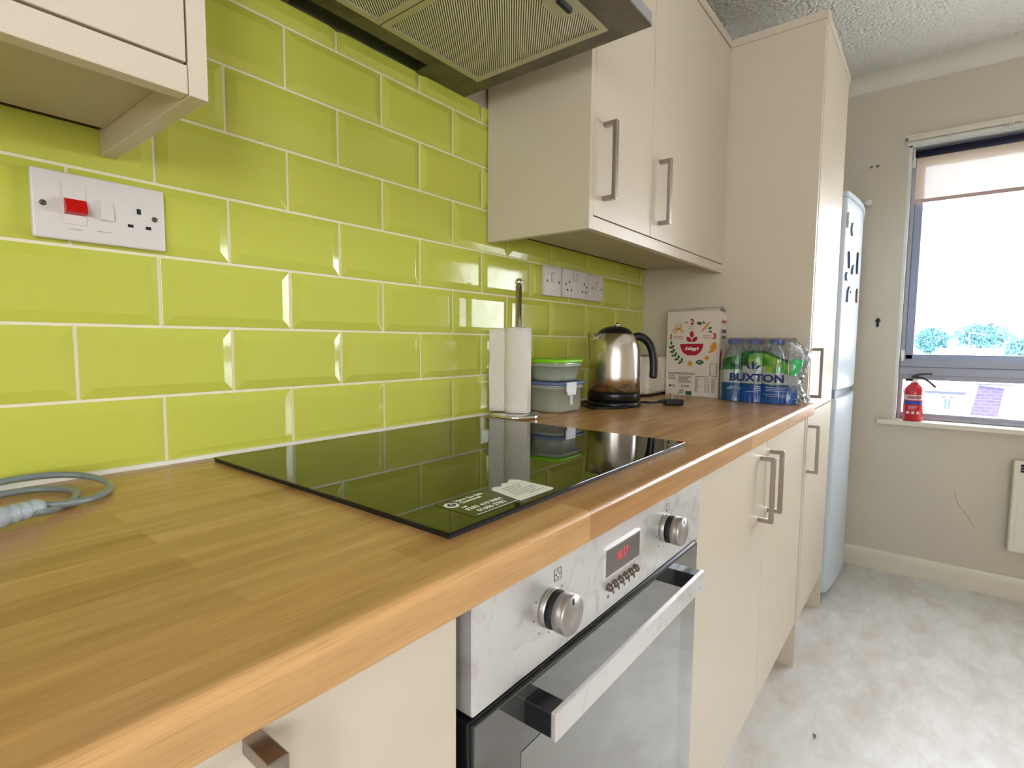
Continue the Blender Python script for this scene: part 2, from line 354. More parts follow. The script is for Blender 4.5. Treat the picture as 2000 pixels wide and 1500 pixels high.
# unseen window added behind the camera to brighten the near end
bm = bmesh.new()
for a in ((SH[0], SH[0] + 0.05, SH[2], SH[3]), (SH[1] - 0.05, SH[1], SH[2], SH[3]), (SH[0], SH[1], SH[2], SH[2] + 0.05), (SH[0], SH[1], SH[3] - 0.05, SH[3]), (-1.83, -1.77, SH[2], SH[3])): box(bm, a[0], a[1], YR - 0.07, YR - 0.03, a[2], a[3], bev=0.003)
w2 = struct('added_window_2', bm, WFR)
sbox('pane', WINGL, SH[0] + 0.02, SH[1] - 0.02, YR - 0.052, YR - 0.048, SH[2] + 0.02, SH[3] - 0.02, parent=w2)

bm = bmesh.new()
for a in ((-2.30, -2.26, -0.10, 1.10), (-1.74, -1.70, -0.10, 1.10), (-2.30, -1.70, -0.10, -0.06), (-2.30, -1.70, 1.06, 1.10)): box(bm, XL - 0.07, XL - 0.03, *a, bev=0.003)
w3 = struct('added_window_3', bm, WFR)  # unseen rear window, added to light the faces turned towards -x
sbox('pane', WINGL, XL - 0.052, XL - 0.048, -2.28, -1.72, -0.08, 1.08, parent=w3)
# ================================================================== FITTED UNITS
def u_handle(name, x, z0, z1, yf, parent, st=0.033, w=0.013, m=NICK):
    bm = bmesh.new(); t = 0.010
    prism(bm, [(0, 0), (0, t), (-st + t, t), (-st + t, z1 - z0 - t), (0, z1 - z0 - t), (0, z1 - z0), (-st, z1 - z0), (-st, 0)], (x + w / 2, yf, z0), VY, VZ, -w)
    o = obj(name, bm, m, parent); md = o.modifiers.new('edge', 'BEVEL'); md.width = 0.0012; md.segments = 2; return o
def door(x0, x1, z0, z1, yf, parent, hx=None, hz=None, name='door', th=0.018, st=0.033):
    bm = bmesh.new(); box(bm, x0, x1, yf, yf + th, z0, z1, bev=0.0012); d = obj(name, bm, CAB, parent)
    if hx is not None: u_handle('handle', hx, hz[0], hz[1], yf, d, st=st)
    return d
# worktop (postformed edge)
def arc(cy, cz, r, a0, a1, n=5): return [(cy + r * math.cos(R(a0 + (a1 - a0) * i / n)), cz + r * math.sin(R(a0 + (a1 - a0) * i / n))) for i in range(n + 1)]
bm = bmesh.new()
pr = [(-0.0005, 0.0), (-0.0005, -0.038)] + arc(-0.610 + 0.004, -0.034, 0.004, 270, 180, 3) + arc(-0.610 + 0.007, -0.007, 0.007, 180, 90, 6)
prism(bm, pr, (-1.30, 0, 0), VY, VZ, XT + 1.299)
wt = obj('worktop', bm, WOOD); tag(wt, 'long beech block effect laminate worktop running along the lime tiled wall', 'worktop')
# left base unit
t = thing('base_cabinet', 'cream base cabinet under the worktop left of the oven', 'cabinet', (-0.28, -0.3, ZF))
sbox('carcass', CAB, -1.0, 0.022, -0.566, -0.02, -0.745, -0.040, parent=t)
sbox('plinth', CAB, -1.0, 0.022, -0.53, -0.51, ZF, -0.745, parent=t)
door(-0.200, 0.024, -0.741, -0.045, YD, t, -0.155, (-0.215, -0.053))
door(-0.604, -0.204, -0.741, -0.045, YD, t, -0.560, (-0.215, -0.053)); door(-1.0, -0.608, -0.741, -0.045, YD, t)
# oven housing + oven
t = thing('oven_housing', 'cream housing unit around the built-in oven', 'cabinet', (0.34, -0.3, ZF))
bm = bmesh.new(); box(bm, 0.024, 0.036, -0.56, -0.02, -0.745, -0.040); box(bm, 0.637, 0.640, -0.566, -0.02, -0.745, -0.040); box(bm, 0.036, 0.637, -0.56, -0.02, -0.745, -0.66); obj('carcass', bm, GAPSHADE, t)  # carcass coloured dark to paint the shade in the gaps beside the oven
sbox('plinth', CAB, 0.024, 0.640, -0.53, -0.51, ZF, -0.745, parent=t); door(0.040, 0.637, -0.741, -0.664, YD, t, name='filler_panel')
ov = thing('oven', 'built-in stainless steel electric oven with red clock display and bar handle', 'oven', (0.34, -0.3, -0.66))
sbox('body', BLKM, 0.040, 0.634, -0.560, -0.04, -0.655, -0.042, parent=ov)
bm = bmesh.new(); box(bm, 0.0395, 0.635, -0.592, -0.560, -0.1545, -0.044, bev=0.002); cp = obj('control_panel', bm, STEEL, ov)
bm = bmesh.new(); box(bm, 0.0395, 0.635, -0.586, -0.560, -0.648, -0.162, bev=0.002); dr = obj('door', bm, BLK, ov)
sbox('glass', OVENG, 0.044, 0.631, -0.5905, -0.5855, -0.644, -0.166, parent=dr, bev=0.001)
sbox('window_glass', OVENW, 0.115, 0.560, -0.5912, -0.5900, -0.600, -0.235, parent=dr)
bm = bmesh.new(); box(bm, 0.120, 0.553, -0.630, -0.6235, -0.2085, -0.1785, bev=0.0012); hd = obj('handle', bm, STEEL, dr)
for xa, xb in ((0.120, 0.146), (0.527, 0.553)): sbox('handle_bracket', BLK, xa + 0.0005, xb - 0.0005, -0.6235, -0.590, -0.2070, -0.1800, parent=dr, bev=0.001)
for kx in (0.165, 0.477):
    bm = bmesh.new(); c = (kx - 0.004, -0.592, -0.0985 + (0.002 if kx < .3 else 0.004))
    lathe(bm, [(0.0215, 0), (0.0215, 0.008)], c, axis='y', n=36); kb = obj('knob', bm, KNOBM, cp)
    bm = bmesh.new(); lathe(bm, [(0.0207, 0.008), (0.0207, 0.017)], c, axis='y', n=36); obj('black_band', bm, BLKM, kb)
    bm = bmesh.new(); lathe(bm, [(0.0215, 0.017), (0.0215, 0.0285), (0.0205, 0.0305), (0.0, 0.0305)], c, axis='y', n=36, cap1=False); obj('cap', bm, KNOBM, kb)
    bm = bmesh.new(); box(bm, c[0] - 0.0009, c[0] + 0.0009, -0.6232, -0.6220, c[2] + 0.012, c[2] + 0.0185); obj('pointer_mark', bm, BLKM, kb)
dsp = sbox('display_frame', STEEL, 0.281, 0.383, -0.5945, -0.590, -0.1105, -0.070, parent=cp, bev=0.001)
sbox('display_glass', mat('display_glass', (92, 82, 78), 0.12, coat=0.4), 0.2845, 0.3795, -0.5950, -0.5930, -0.1070, -0.0730, parent=dsp)
LED = mat('red_led_digits', (255, 30, 40), 0.4, emis=((255, 50, 70), 0.28))
text('clock_digits', '16:17', 0.0175, (0.326, -0.5951, -0.0885), VX, VZ, LED, dsp, depth=0.0003, shear=0.12, bold=-0.0001, sx=0.82)
for i in range(6):
    bm = bmesh.new(); lathe(bm, [(0.0052, 0), (0.0052, 0.004), (0.0044, 0.0065), (0.0, 0.0075)], (0.2955 + i * 0.0152, -0.592, -0.1235), axis='y', n=20, cap1=False); obj('push_button', bm, NICKD, cp)
HAIR = mat('faint_wall_mark', (168, 152, 128), 0.9)
INK = mat('printed_symbol_ink', (96, 92, 92), 0.5)
bm = bmesh.new(); F = (0.176, -0.5923, -0.066)
def frame2(bm, o, w, h, t, X=VX, Y=VZ, d=0.0003, mi=0):
    for a in (((0, 0), (w, 0), (w, t), (0, t)), ((0, h - t), (w, h - t), (w, h), (0, h)), ((0, 0), (t, 0), (t, h), (0, h)), ((w - t, 0), (w, 0), (w, h), (w - t, h))): prism(bm, a, o, X, Y, d, mi)
frame2(bm, (0.1705, -0.5921, -0.0725), 0.0135, 0.0135, 0.0006)
for dx, dz, rt in ((0, 0.0035, 90), (0, -0.0035, 270), (0.0035, 0, 0), (-0.0035, 0, 180)):
    prism(bm, [(dx + 0.0018 * math.cos(R(rt + a)), dz + 0.0018 * math.sin(R(rt + a))) for a in (0, 120, 240)], (0.17725, -0.5921, -0.06575), VX, VZ, 0.0003)
obj('fan_symbol', bm, INK, cp); bm = bmesh.new(); frame2(bm, (0.480, -0.5921, -0.0715), 0.0115, 0.0115, 0.0006); obj('function_symbol', bm, INK, cp); bm = bmesh.new()
for i in range(6):
    prism(bm, circ(0.2955 + i * 0.0152, -0.1365, 0.0022, n=8), (0, -0.5921, 0), VX, VZ, 0.0003)
obj('button_symbols', bm, INK, cp)
for kx in (0.161, 0.473):
    bm = bmesh.new()
    for a in range(20, 340, 40): prism(bm, circ(kx + 0.0285 * math.sin(R(a)), -0.0965 + 0.0285 * math.cos(R(a)), 0.0011, n=6), (0, -0.5921, 0), VX, VZ, 0.0003)
    obj('dial_marks', bm, INK, cp)
# double base unit right of the oven
t = thing('base_cabinet', 'cream double door base cabinet between the oven and the tall unit', 'cabinet', (1.14, -0.3, ZF))
sbox('carcass', CAB, 0.641, 1.626, -0.566, -0.02, -0.745, -0.040, parent=t); sbox('plinth', CAB, 0.641, 1.626, -0.53, -0.51, ZF, -0.745, parent=t)
door(0.6395, 1.132, -0.741, -0.045, YD, t, 1.078, (-0.245, -0.083)); door(1.1355, 1.626, -0.741, -0.045, YD, t, 1.170, (-0.243, -0.081))
# tall unit
t = thing('tall_cabinet', 'tall cream larder cabinet with two stacked doors beside the fridge', 'cabinet', (1.9, -0.3, ZF))
bm = bmesh.new(); box(bm, XT, XT + 0.018, -0.587, -0.001, ZF, 1.188, bev=0.0008); obj('side_panel', bm, CAB, t)
bm = bmesh.new(); box(bm, 2.158, 2.176, -0.587, -0.001, ZF, 1.188, bev=0.0008); obj('side_panel', bm, CAB, t)
sbox('carcass', CAB, XT + 0.019, 2.157, -0.566, -0.02, -0.745, 1.187, parent=t); sbox('plinth', CAB, XT + 0.018, 2.158, -0.53, -0.51, ZF, -0.745, parent=t)
door(XT + 0.0195, 2.1565, -0.034, 1.186, YD - 0.002, t, 1.690, (0.012, 0.176)); door(XT + 0.0195, 2.1565, -0.741, -0.038, YD - 0.002, t, 1.690, (-0.240, -0.078))
bm = bmesh.new(); box(bm, XT + 0.001, 2.180, -0.592, -0.574, 1.1895, 1.215, bev=0.001); box(bm, XT + 0.001, XT + 0.019, -0.574, -0.300, 1.1895, 1.215, bev=0.001); box(bm, 2.162, 2.180, -0.574, -0.01, 1.1895, 1.215, bev=0.001); obj('cornice', bm, CAB, t)
# wall unit right of the hood
def wall_unit(name, label, x0, x1, doors, zb, zt, panel):
    t = thing(name, label, 'cabinet', ((x0 + x1) / 2, -0.15, zb))
    px = (x0, x0 + 0.018) if panel == 'l' else (x1 - 0.018, x1)
    bm = bmesh.new(); box(bm, px[0], px[1], -0.302, -0.012, zb - 0.030, zt, bev=0.0008); obj('end_panel', bm, CAB, t)
    cx0, cx1 = (x0 + 0.0185, x1 - 0.001) if panel == 'l' else (x0, x1 - 0.0185)
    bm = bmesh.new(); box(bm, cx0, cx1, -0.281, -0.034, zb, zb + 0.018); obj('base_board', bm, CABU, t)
    sbox('gap_shade_strip', GAPSHADE, cx0, cx1, -0.0335, -0.0110, zb + 0.004, zb + 0.018, parent=t, label='dark strip painted as shade between cabinet base and tiles')  # solid strip, its dark colour stands in for shade behind the base board
    sbox('carcass', CAB, cx0, cx1, -0.281, -0.012, zb + 0.0185, zt - 0.001, parent=t)
    bm = bmesh.new(); box(bm, cx0, cx1, -0.301, -0.2825, zb - 0.029, zb - 0.001, bev=0.0008); obj('light_pelmet', bm, CAB, t)
    for d in doors: door(d[0], d[1], zb + 0.0015, zt - 0.0015, -0.302, t, d[2], d[3] if len(d) > 3 else None)
    return t
t = wall_unit('wall_cabinet', 'cream wall cabinet with two bar handled doors between hood and tall unit', 0.7235, XT - 0.001,
          [(0.7425, 1.0365, 0.784, (0.503, 0.672)), (1.0395, XT - 0.003, 1.090, (0.503, 0.672))], 0.464, 1.188, 'l')
bm = bmesh.new(); box(bm, 0.7235, XT - 0.001, -0.306, -0.288, 1.1895, 1.215, bev=0.001); box(bm, 0.7235, 0.7415, -0.288, -0.012, 1.1895, 1.215, bev=0.001); obj('cornice', bm, CAB, t)
t = wall_unit('wall_cabinet', 'cream wall cabinet above the red cooker switch at upper left', -0.95, -0.0475, [(-0.60, -0.0675, None), (-0.95, -0.603, None)], 0.461, 1.188, 'r')

# ------------------------------------------------------------------ cooker hood
t = thing('cooker_hood', 'stainless steel chimney cooker hood with ribbed grease filters above the hob', 'cooker hood', (0.34, -0.2, 0.76))
HX0, HX1, HY0, HY1, HZ = 0.043, 0.6425, -0.471, -0.0035, 0.755
bm = bmesh.new()     # underside frame with openings for the two filters and the lamp slot
T = 0.012
def plate_with_holes(bm, x0, x1, y0, y1, z0, z1, holes):
    xs = sorted(set([x0, x1] + [h[0] for h in holes] + [h[1] for h in holes])); ys = sorted(set([y0, y1] + [h[2] for h in holes] + [h[3] for h in holes]))
    for a, b in zip(xs, xs[1:]):
        for c, d in zip(ys, ys[1:]):
            mx, my = (a + b) / 2, (c + d) / 2
            if any(h[0] < mx < h[1] and h[2] < my < h[3] for h in holes): continue
            box(bm, a, b, c, d, z0, z1)
plate_with_holes(bm, HX0, HX1, HY0, HY1, HZ, HZ + 0.004, [(0.078, 0.340, -0.405, -0.084), (0.342, 0.606, -0.405, -0.084), (0.205, 0.492, -0.049, -0.013)])
obj('underside_panel', bm, HOODM, t)
bm = bmesh.new()     # outer lip and sloping canopy
L0 = ring(bm, [(HX0, HY1, HZ + 0.0042), (HX1, HY1, HZ + 0.0042), (HX1, HY0, HZ + 0.0042), (HX0, HY0, HZ + 0.0042)])
L1 = ring(bm, [(HX0, HY1, HZ + 0.024), (HX1, HY1, HZ + 0.024), (HX1, HY0, HZ + 0.024), (HX0, HY0, HZ + 0.024)])
L2 = ring(bm, [(0.20, HY1, HZ + 0.24), (0.485, HY1, HZ + 0.24), (0.485, -0.27, HZ + 0.24), (0.20, -0.27, HZ + 0.24)])
skin_rings(bm, [L0, L1, L2], smooth=False, cap0=False); obj('canopy', bm, HOODF, t)
sbox('chimney', HOODF, 0.205, 0.480, -0.265, HY1, HZ + 0.241, ZC - 0.001, parent=t)
sbox('inner_tray', HOODM, HX0 + 0.01, HX1 - 0.01, HY0 + 0.01, HY1 - 0.002, HZ + 0.019, HZ + 0.022, parent=t)
bm = bmesh.new(); box(bm, 0.203, 0.494, -0.051, -0.011, HZ + 0.0042, HZ + 0.018); bmesh.ops.delete(bm, geom=[f for f in bm.faces if f.normal.z < -0.5], context='FACES'); obj('lamp_recess', bm, mat('recess_lens', (66, 72, 34), 0.35, coat=0.3), t)
for fx0_, fx1_, in ((0.0785, 0.3395), (0.3425, 0.6055)):
    fr = thing('x', '', ''); del fr['label']; del fr['category']; fr.name = 'grease_filter'; fr.parent = t; fr.matrix_parent_inverse = t.matrix_world.inverted()
    bm = bmesh.new(); a, b, c, d = fx0_, fx1_, -0.4045, -0.0845; w = 0.013
    for q in ((a, b, c, c + w), (a, b, d - w, d), (a, a + w, c + w, d - w), (b - w, b, c + w, d - w)): box(bm, *q, HZ - 0.001, HZ + 0.008)
    bpy.data.objects.remove(fr)
    fr = obj('grease_filter', bm, FILTF, t)
    bm = bmesh.new(); box(bm, a + w, b - w, c + w, d - w, HZ + 0.0015, HZ + 0.005); obj('mesh', bm, FILT, fr)
    bm = bmesh.new(); hx = b - 0.115; prism(bm, [(hx - 0.035, -0.3915), (hx + 0.035, -0.3915), (hx + 0.035, -0.368), (hx + 0.022, -0.352), (hx - 0.022, -0.352), (hx - 0.035, -0.368)], (0, 0, HZ - 0.0015), VX, VY, 0.003); obj('handle_plate', bm, FILTF, fr)
    bm = bmesh.new(); box(bm, hx - 0.02, hx + 0.02, -0.388, -0.378, HZ - 0.009, HZ - 0.0005, bev=0.003); obj('latch', bm, BLKM, fr)

# ------------------------------------------------------------------ hob
t = thing('hob', 'black glass ceramic hob set into the worktop under the hood', 'hob', (0.35, -0.3, 0))
bm = bmesh.new(); box(bm, 0.050, 0.660, -0.552, -0.043, 0.0044, 0.0068, bev=0.0008); obj('glass_top', bm, HOBG, t); sbox('black_rim', BLKM, 0.0515, 0.6585, -0.5505, -0.0445, 0.0002, 0.0044, parent=t)
OFFW = mat('sticker_paper', (240, 238, 228), 0.7); TXG = mat('sticker_print_grey', (150, 148, 132), 0.7)
zs = 0.00685
sbox('sticker', mat('sticker_film', (46, 56, 16), 0.25), 0.100, 0.186, -0.540, -0.482, zs, zs + 0.0003, parent=t, label='green safety sticker printed with white lettering')
stk = bpy.data.objects[-1] if False else [o for o in t.children if o.name.startswith('sticker')][0]
bm = bmesh.new(); prism(bm, [(0.186, -0.4885), (0.196, -0.482), (0.206, -0.487), (0.216, -0.479), (0.225, -0.482), (0.238, -0.474), (0.246, -0.484), (0.2435, -0.5395), (0.2395, -0.543), (0.174, -0.542)], (0, 0, zs + 0.0004), VX, VY, 0.0003); lf = obj('torn_leaflet', bm, OFFW, t, 'torn white paper leaflet stuck on the hob corner')
bm = bmesh.new()
for i, (a, b) in enumerate(((0.196, 0.232), (0.194, 0.226), (0.193, 0.222), (0.190, 0.236), (0.188, 0.237), (0.187, 0.228), (0.205, 0.236))): box(bm, a, b, -0.497 - i * 0.0058, -0.4955 - i * 0.0058, zs + 0.0007, zs + 0.0009)
obj('fine_print', bm, TXG, lf)
bm = bmesh.new(); prism(bm, circ(0, 0, 0.0085, 0.0085, n=28), (0.1115, -0.494, zs + 0.0003), VX, VY, 0.0003, 0); prism(bm, circ(0, 0, 0.0050, n=20), (0.1115, -0.494, zs + 0.0006), VX, VY, 0.0002, 1); obj('round_emblem', bm, [OFFW, BLKM], stk)
text('lettering', 'i', 0.009, (0.1115, -0.494, zs + 0.0008), VX, VY, OFFW, stk, depth=0.0002, bold=0.0004)
text('lettering', 'Have Gas Safe\nQuestions?', 0.0078, (0.1235, -0.4915, zs + 0.0003), VX, VY, OFFW, stk, depth=0.0002, bold=0.00012, align='LEFT')
text('lettering', 'Call', 0.0052, (0.1125, -0.5085, zs + 0.0003), VX, VY, OFFW, stk, depth=0.0002, bold=0.00012, align='LEFT')
text('lettering', '0203 419 8004', 0.0098, (0.1105, -0.5175, zs + 0.0003), VX, VY, OFFW, stk, depth=0.0002, bold=0.00012, align='LEFT')
text('lettering', '01606 5782', 0.0098, (0.1165, -0.5285, zs + 0.0003), VX, VY, OFFW, stk, depth=0.0002, bold=0.00012, align='LEFT')
sbox('white_rule', OFFW, 0.106, 0.178, -0.5375, -0.5368, zs + 0.0003, zs + 0.0005, parent=stk)

# ------------------------------------------------------------------ fridge freezer
t = thing('fridge_freezer', 'tall white fridge freezer with a bowed front beside the larder cabinet', 'fridge', (2.49, -0.3, ZF))
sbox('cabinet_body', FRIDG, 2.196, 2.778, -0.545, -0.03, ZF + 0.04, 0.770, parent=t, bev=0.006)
def bowed(x0, x1, z0, z1, name):
    bm = bmesh.new(); n = 14; pts = [(x0, -0.552), (x0, -0.588), (x0 + 0.003, -0.598)]
    for i in range(n + 1):
        s = i / n; pts.append((x0 + 0.012 + (x1 - x0 - 0.024) * s, -0.602 - 0.020 * math.sin(PI * s)))
    pts += [(x1 - 0.003, -0.598), (x1, -0.588), (x1, -0.552)]
    prism(bm, pts, (0, 0, z0), VX, VY, z1 - z0); o = obj(name, bm, FRID, t); md = o.modifiers.new('e', 'BEVEL'); md.width = 0.004; md.segments = 2; md.limit_method = 'ANGLE'; return o
fd = bowed(2.196, 2.778, 0.004, 0.770, 'fridge_door'); bowed(2.196, 2.778, -0.846, -0.030, 'freezer_door')
bm = bmesh.new(); prism(bm, [(2.192, -0.03), (2.192, -0.60)] + [(2.204 + 0.566 * i / 14, -0.606 - 0.022 * math.sin(PI * i / 14)) for i in range(15)] + [(2.782, -0.60), (2.782, -0.03)], (0, 0, 0.7705), VX, VY, 0.018); obj('top_cover', bm, FRID, t)
sbox('grip_recess', mat('grip_grey', (150, 160, 170), 0.4), 2.215, 2.760, -0.594, -0.550, -0.029, 0.003, parent=t)
for fx in (2.23, 2.74):
    for fy in (-0.50, -0.08): bm = bmesh.new(); lathe(bm, [(0.014, 0), (0.018, 0.002), (0.018, 0.039)], (fx, fy, ZF + 0.0005), n=14); obj('foot', bm, BLKM, t)
MG = [('silver diamond shaped magnet at the top of the white fridge door', 'silver', 2.29, 0.655, [(0, 0.028), (0.016, 0), (0, -0.028), (-0.016, 0)]),
      ('grey square magnet near the top left of the fridge door', 'grey', 2.222, 0.68, rrect(-0.012, 0.012, -0.03, 0.03, 0.004)),
      ('blue slanting letter shaped magnet on the fridge door', 'navy', 2.265, 0.530, [(-0.012, 0.032), (-0.004, 0.034), (0.012, -0.03), (0.004, -0.034)]),
      ('small blue round magnet left of the others on the fridge door', 'steelblue', 2.245, 0.462, circ(0, 0, 0.016, 0.018)),
      ('blue curved leaf shaped magnet in the middle of the fridge door', 'steelblue', 2.335, 0.498, leafp(0, 0, 0.05, 0.02, R(60))),
      ('tall dark blue magnet at the right of the fridge door', 'navy', 2.43, 0.535, rrect(-0.012, 0.012, -0.045, 0.045, 0.005)),
      ('blue hook shaped magnet lowest on the fridge door', 'steelblue', 2.295, 0.395, [(-0.03, -0.035), (-0.022, -0.035), (-0.016, 0.0), (0.0, 0.016), (0.024, 0.004), (0.02, 0.03), (-0.002, 0.032), (-0.026, 0.012)]),
      ('brown oval magnet low at the right of the fridge door', 'brown', 2.46, 0.40, circ(0, 0, 0.014, 0.03))]
mcol = dict(silver=mat('magnet_silver', (150, 148, 140), 0.3, metal=0.7), grey=mat('magnet_grey', (186, 190, 192), 0.4), navy=mat('magnet_navy', (50, 62, 96), 0.4), steelblue=mat('magnet_blue', (92, 112, 150), 0.4), brown=mat('magnet_brown', (120, 96, 84), 0.5))
for lb, c, mx, mz, pts in MG:
    s = (mx - 2.208) / 0.558; my = -0.602 - 0.020 * math.sin(PI * min(max(s, 0), 1)) - 0.0008
    bm = bmesh.new(); sl = 0.020 * PI / 0.558 * math.cos(PI * s); prism(bm, pts, (mx, my, mz), Vector((1, -sl, 0)).normalized(), VZ, 0.006)
    tag(obj('fridge_magnet', bm, mcol[c]), lb, 'magnet', 'magnets on the fridge door')

FAINT = mat('faint_plate_print', (176, 168, 164), 0.6)
# ================================================================== ELECTRICS ON THE TILES
def screw(x, z, y, parent, r=0.0036):
    bm = bmesh.new(); lathe(bm, [(r, 0), (r, 0.0006), (r * 0.6, 0.0012), (0, 0.0013)], (x, y, z), axis='y', n=16, cap1=False); s = obj('screw', bm, NICKD, parent)
    bm = bmesh.new(); prism(bm, [(-r * 0.9, -0.0004), (r * 0.9, -0.0004), (r * 0.9, 0.0004), (-r * 0.9, 0.0004)], (x, y - 0.0014, z), Vector((0.8, 0, 0.6)), Vector((-0.6, 0, 0.8)), 0.0002); obj('slot', bm, BLKM, s)
YT = -0.0096
def plate(name, label, x0, x1, z0, z1, group=None, cat='socket', d=0.010, pattress=0.0):
    t = thing(name, label, cat, ((x0 + x1) / 2, YT, (z0 + z1) / 2), group)
    bm = bmesh.new(); box(bm, x0, x1, YT - d, YT, z0, z1, bev=0.0022); p = obj('face_plate', bm, WPLAS, t); return t, YT - d
t, y = plate('cooker_switch', 'wide white cooker switch plate with red rocker and one socket', -0.1405, 0.0055, 0.3135, 0.3985, cat='switch')
screw(-0.1295, 0.356, y, t); screw(-0.0075, 0.3565, y, t)
sbox('rocker_surround', WPLAS, -0.110, -0.086, y - 0.0015, y + 0.001, 0.334, 0.385, parent=t)
bm = bmesh.new(); prism(bm, [(0, -0.010), (0, 0.010), (-0.005, 0.009), (-0.012, -0.004), (-0.010, -0.008)], (-0.109, y - 0.0015, 0.356), VY, VZ, 0.022); obj('red_rocker', bm, REDP, t, 'red cooker rocker switch')
bm = bmesh.new(); prism(bm, [(0, -0.0135), (0, 0.0125), (-0.002, 0.0125), (-0.0055, -0.010), (-0.005, -0.0135)], (-0.0715, y, 0.3585), VY, VZ, 0.0145); obj('white_rocker', bm, WPLAS, t)
for hx, hz, w, h in ((-0.0265, 0.3640, 0.0050, 0.0075), (-0.0370, 0.3430, 0.0066, 0.0042), (-0.0157, 0.3430, 0.0066, 0.0042)):
    sbox('socket_hole', BLKM, hx - w / 2, hx + w / 2, y - 0.0003, y + 0.003, hz - h / 2, hz + h / 2, parent=t)
for a in ((-0.105, -0.092, 0.3775, 0.3785), (-0.105, -0.090, 0.3275, 0.3285), (-0.076, -0.060, 0.3290, 0.3300)): sbox('faint_marking', FAINT, a[0], a[1], y - 0.0003, y, a[2], a[3], parent=t)
def rocker(x, z, y, parent, w=0.013, h=0.024, name='rocker'):
    bm = bmesh.new(); prism(bm, [(0, -h / 2), (0, h / 2), (-0.0008, h / 2), (-0.004, -h / 2)], (x - w / 2, y, z), VY, VZ, w); o = obj(name, bm, WPLAS, parent)
    bm = bmesh.new(); box(bm, x - w / 2 - 0.0012, x - w / 2, y - 0.0004, y, z - h / 2, z + h / 2 + 0.0012); box(bm, x - w / 2 - 0.0012, x + w / 2, y - 0.0004, y, z + h / 2, z + h / 2 + 0.0012); obj('edge_line', bm, INK, o)
t, y = plate('switched_outlet', 'single white switch plate nearest the paper towel stand', 0.9625, 1.0485, 0.3215, 0.4050, 'outlets on the far tiles', 'switch', 0.012)
screw(0.975, 0.363, y, t); screw(1.036, 0.363, y, t); rocker(1.0055, 0.374, y, t, 0.016, 0.026); sbox('faint_marking', FAINT, 0.999, 1.012, y - 0.0003, y, 0.338, 0.3388, parent=t)
t, y = plate('double_socket', 'white double socket between two single switch plates', 1.0605, 1.2065, 0.3230, 0.4075, 'outlets on the far tiles', 'socket', 0.012)
screw(1.073, 0.362, y, t); screw(1.194, 0.362, y, t); rocker(1.120, 0.386, y, t, 0.011, 0.022); rocker(1.141, 0.386, y, t, 0.011, 0.022)
for bx in (1.090, 1.176):
    for dx, dz, w, h in ((0.004, 0.018, 0.005, 0.008), (-0.007, -0.006, 0.0065, 0.005), (0.015, -0.006, 0.0065, 0.005)):
        sbox('socket_hole', BLKM, bx + dx - w / 2, bx + dx + w / 2, y - 0.0003, y + 0.003, 0.352 + dz - h / 2, 0.352 + dz + h / 2, parent=t)
t, y = plate('switched_outlet', 'single white switch plate on the tiles above the kettle, rightmost of the row', 1.2170, 1.3030, 0.3225, 0.4045, 'outlets on the far tiles', 'switch', 0.012)
screw(1.230, 0.363, y, t); screw(1.291, 0.363, y, t); rocker(1.262, 0.369, y, t, 0.018, 0.026); sbox('faint_marking', FAINT, 1.250, 1.266, y - 0.0003, y, 0.338, 0.3388, parent=t)

# ================================================================== THINGS ON THE WORKTOP
# grey cable with moulded plug end at the far left
t = thing('appliance_cable', 'coiled grey twin cable with moulded plug lying on the worktop at far left', 'cable', (-0.18, -0.12, 0))
bm = bmesh.new()
pth = [(-0.215, -0.050, 0.0135), (-0.188, -0.042, 0.0165), (-0.160, -0.038, 0.0165), (-0.131, -0.042, 0.0145), (-0.108, -0.058, 0.0105), (-0.098, -0.086, 0.007), (-0.1000, -0.115, 0.0055), (-0.1115, -0.140, 0.0052), (-0.132, -0.160, 0.0055), (-0.156, -0.170, 0.008), (-0.180, -0.178, 0.0135)]
tube(bm, smooth_path(pth), 0.0040, 14)
pth = [(-0.220, -0.070, 0.0052), (-0.188, -0.058, 0.0052), (-0.160, -0.062, 0.0052), (-0.141, -0.080, 0.0052), (-0.133, -0.105, 0.0052), (-0.138, -0.135, 0.0052), (-0.153, -0.160, 0.0045), (-0.172, -0.182, 0.0065), (-0.184, -0.191, 0.010)]
tube(bm, smooth_path(pth), 0.0040, 14); obj('cord', bm, GREYC, t)
bm = bmesh.new(); a, b = Vector((-0.176, -0.180, 0.0125)), Vector((-0.222, -0.205, 0.0135)); dr_ = (b - a)
pts = [a + dr_ * s for s in (0, .1, .2, .25, .3, .4, .45, .5, .6, .65, .7, .8, .9, 1.0, 1.5, 2.4)]; rr = [.007, .0088, .009, .0078, .0092, .0096, .008, .0096, .0100, .0084, .0103, .0110, .0122, .0132, .0135, .0135]
tube(bm, pts, rr, 18); obj('plug_end', bm, GREYP, t)
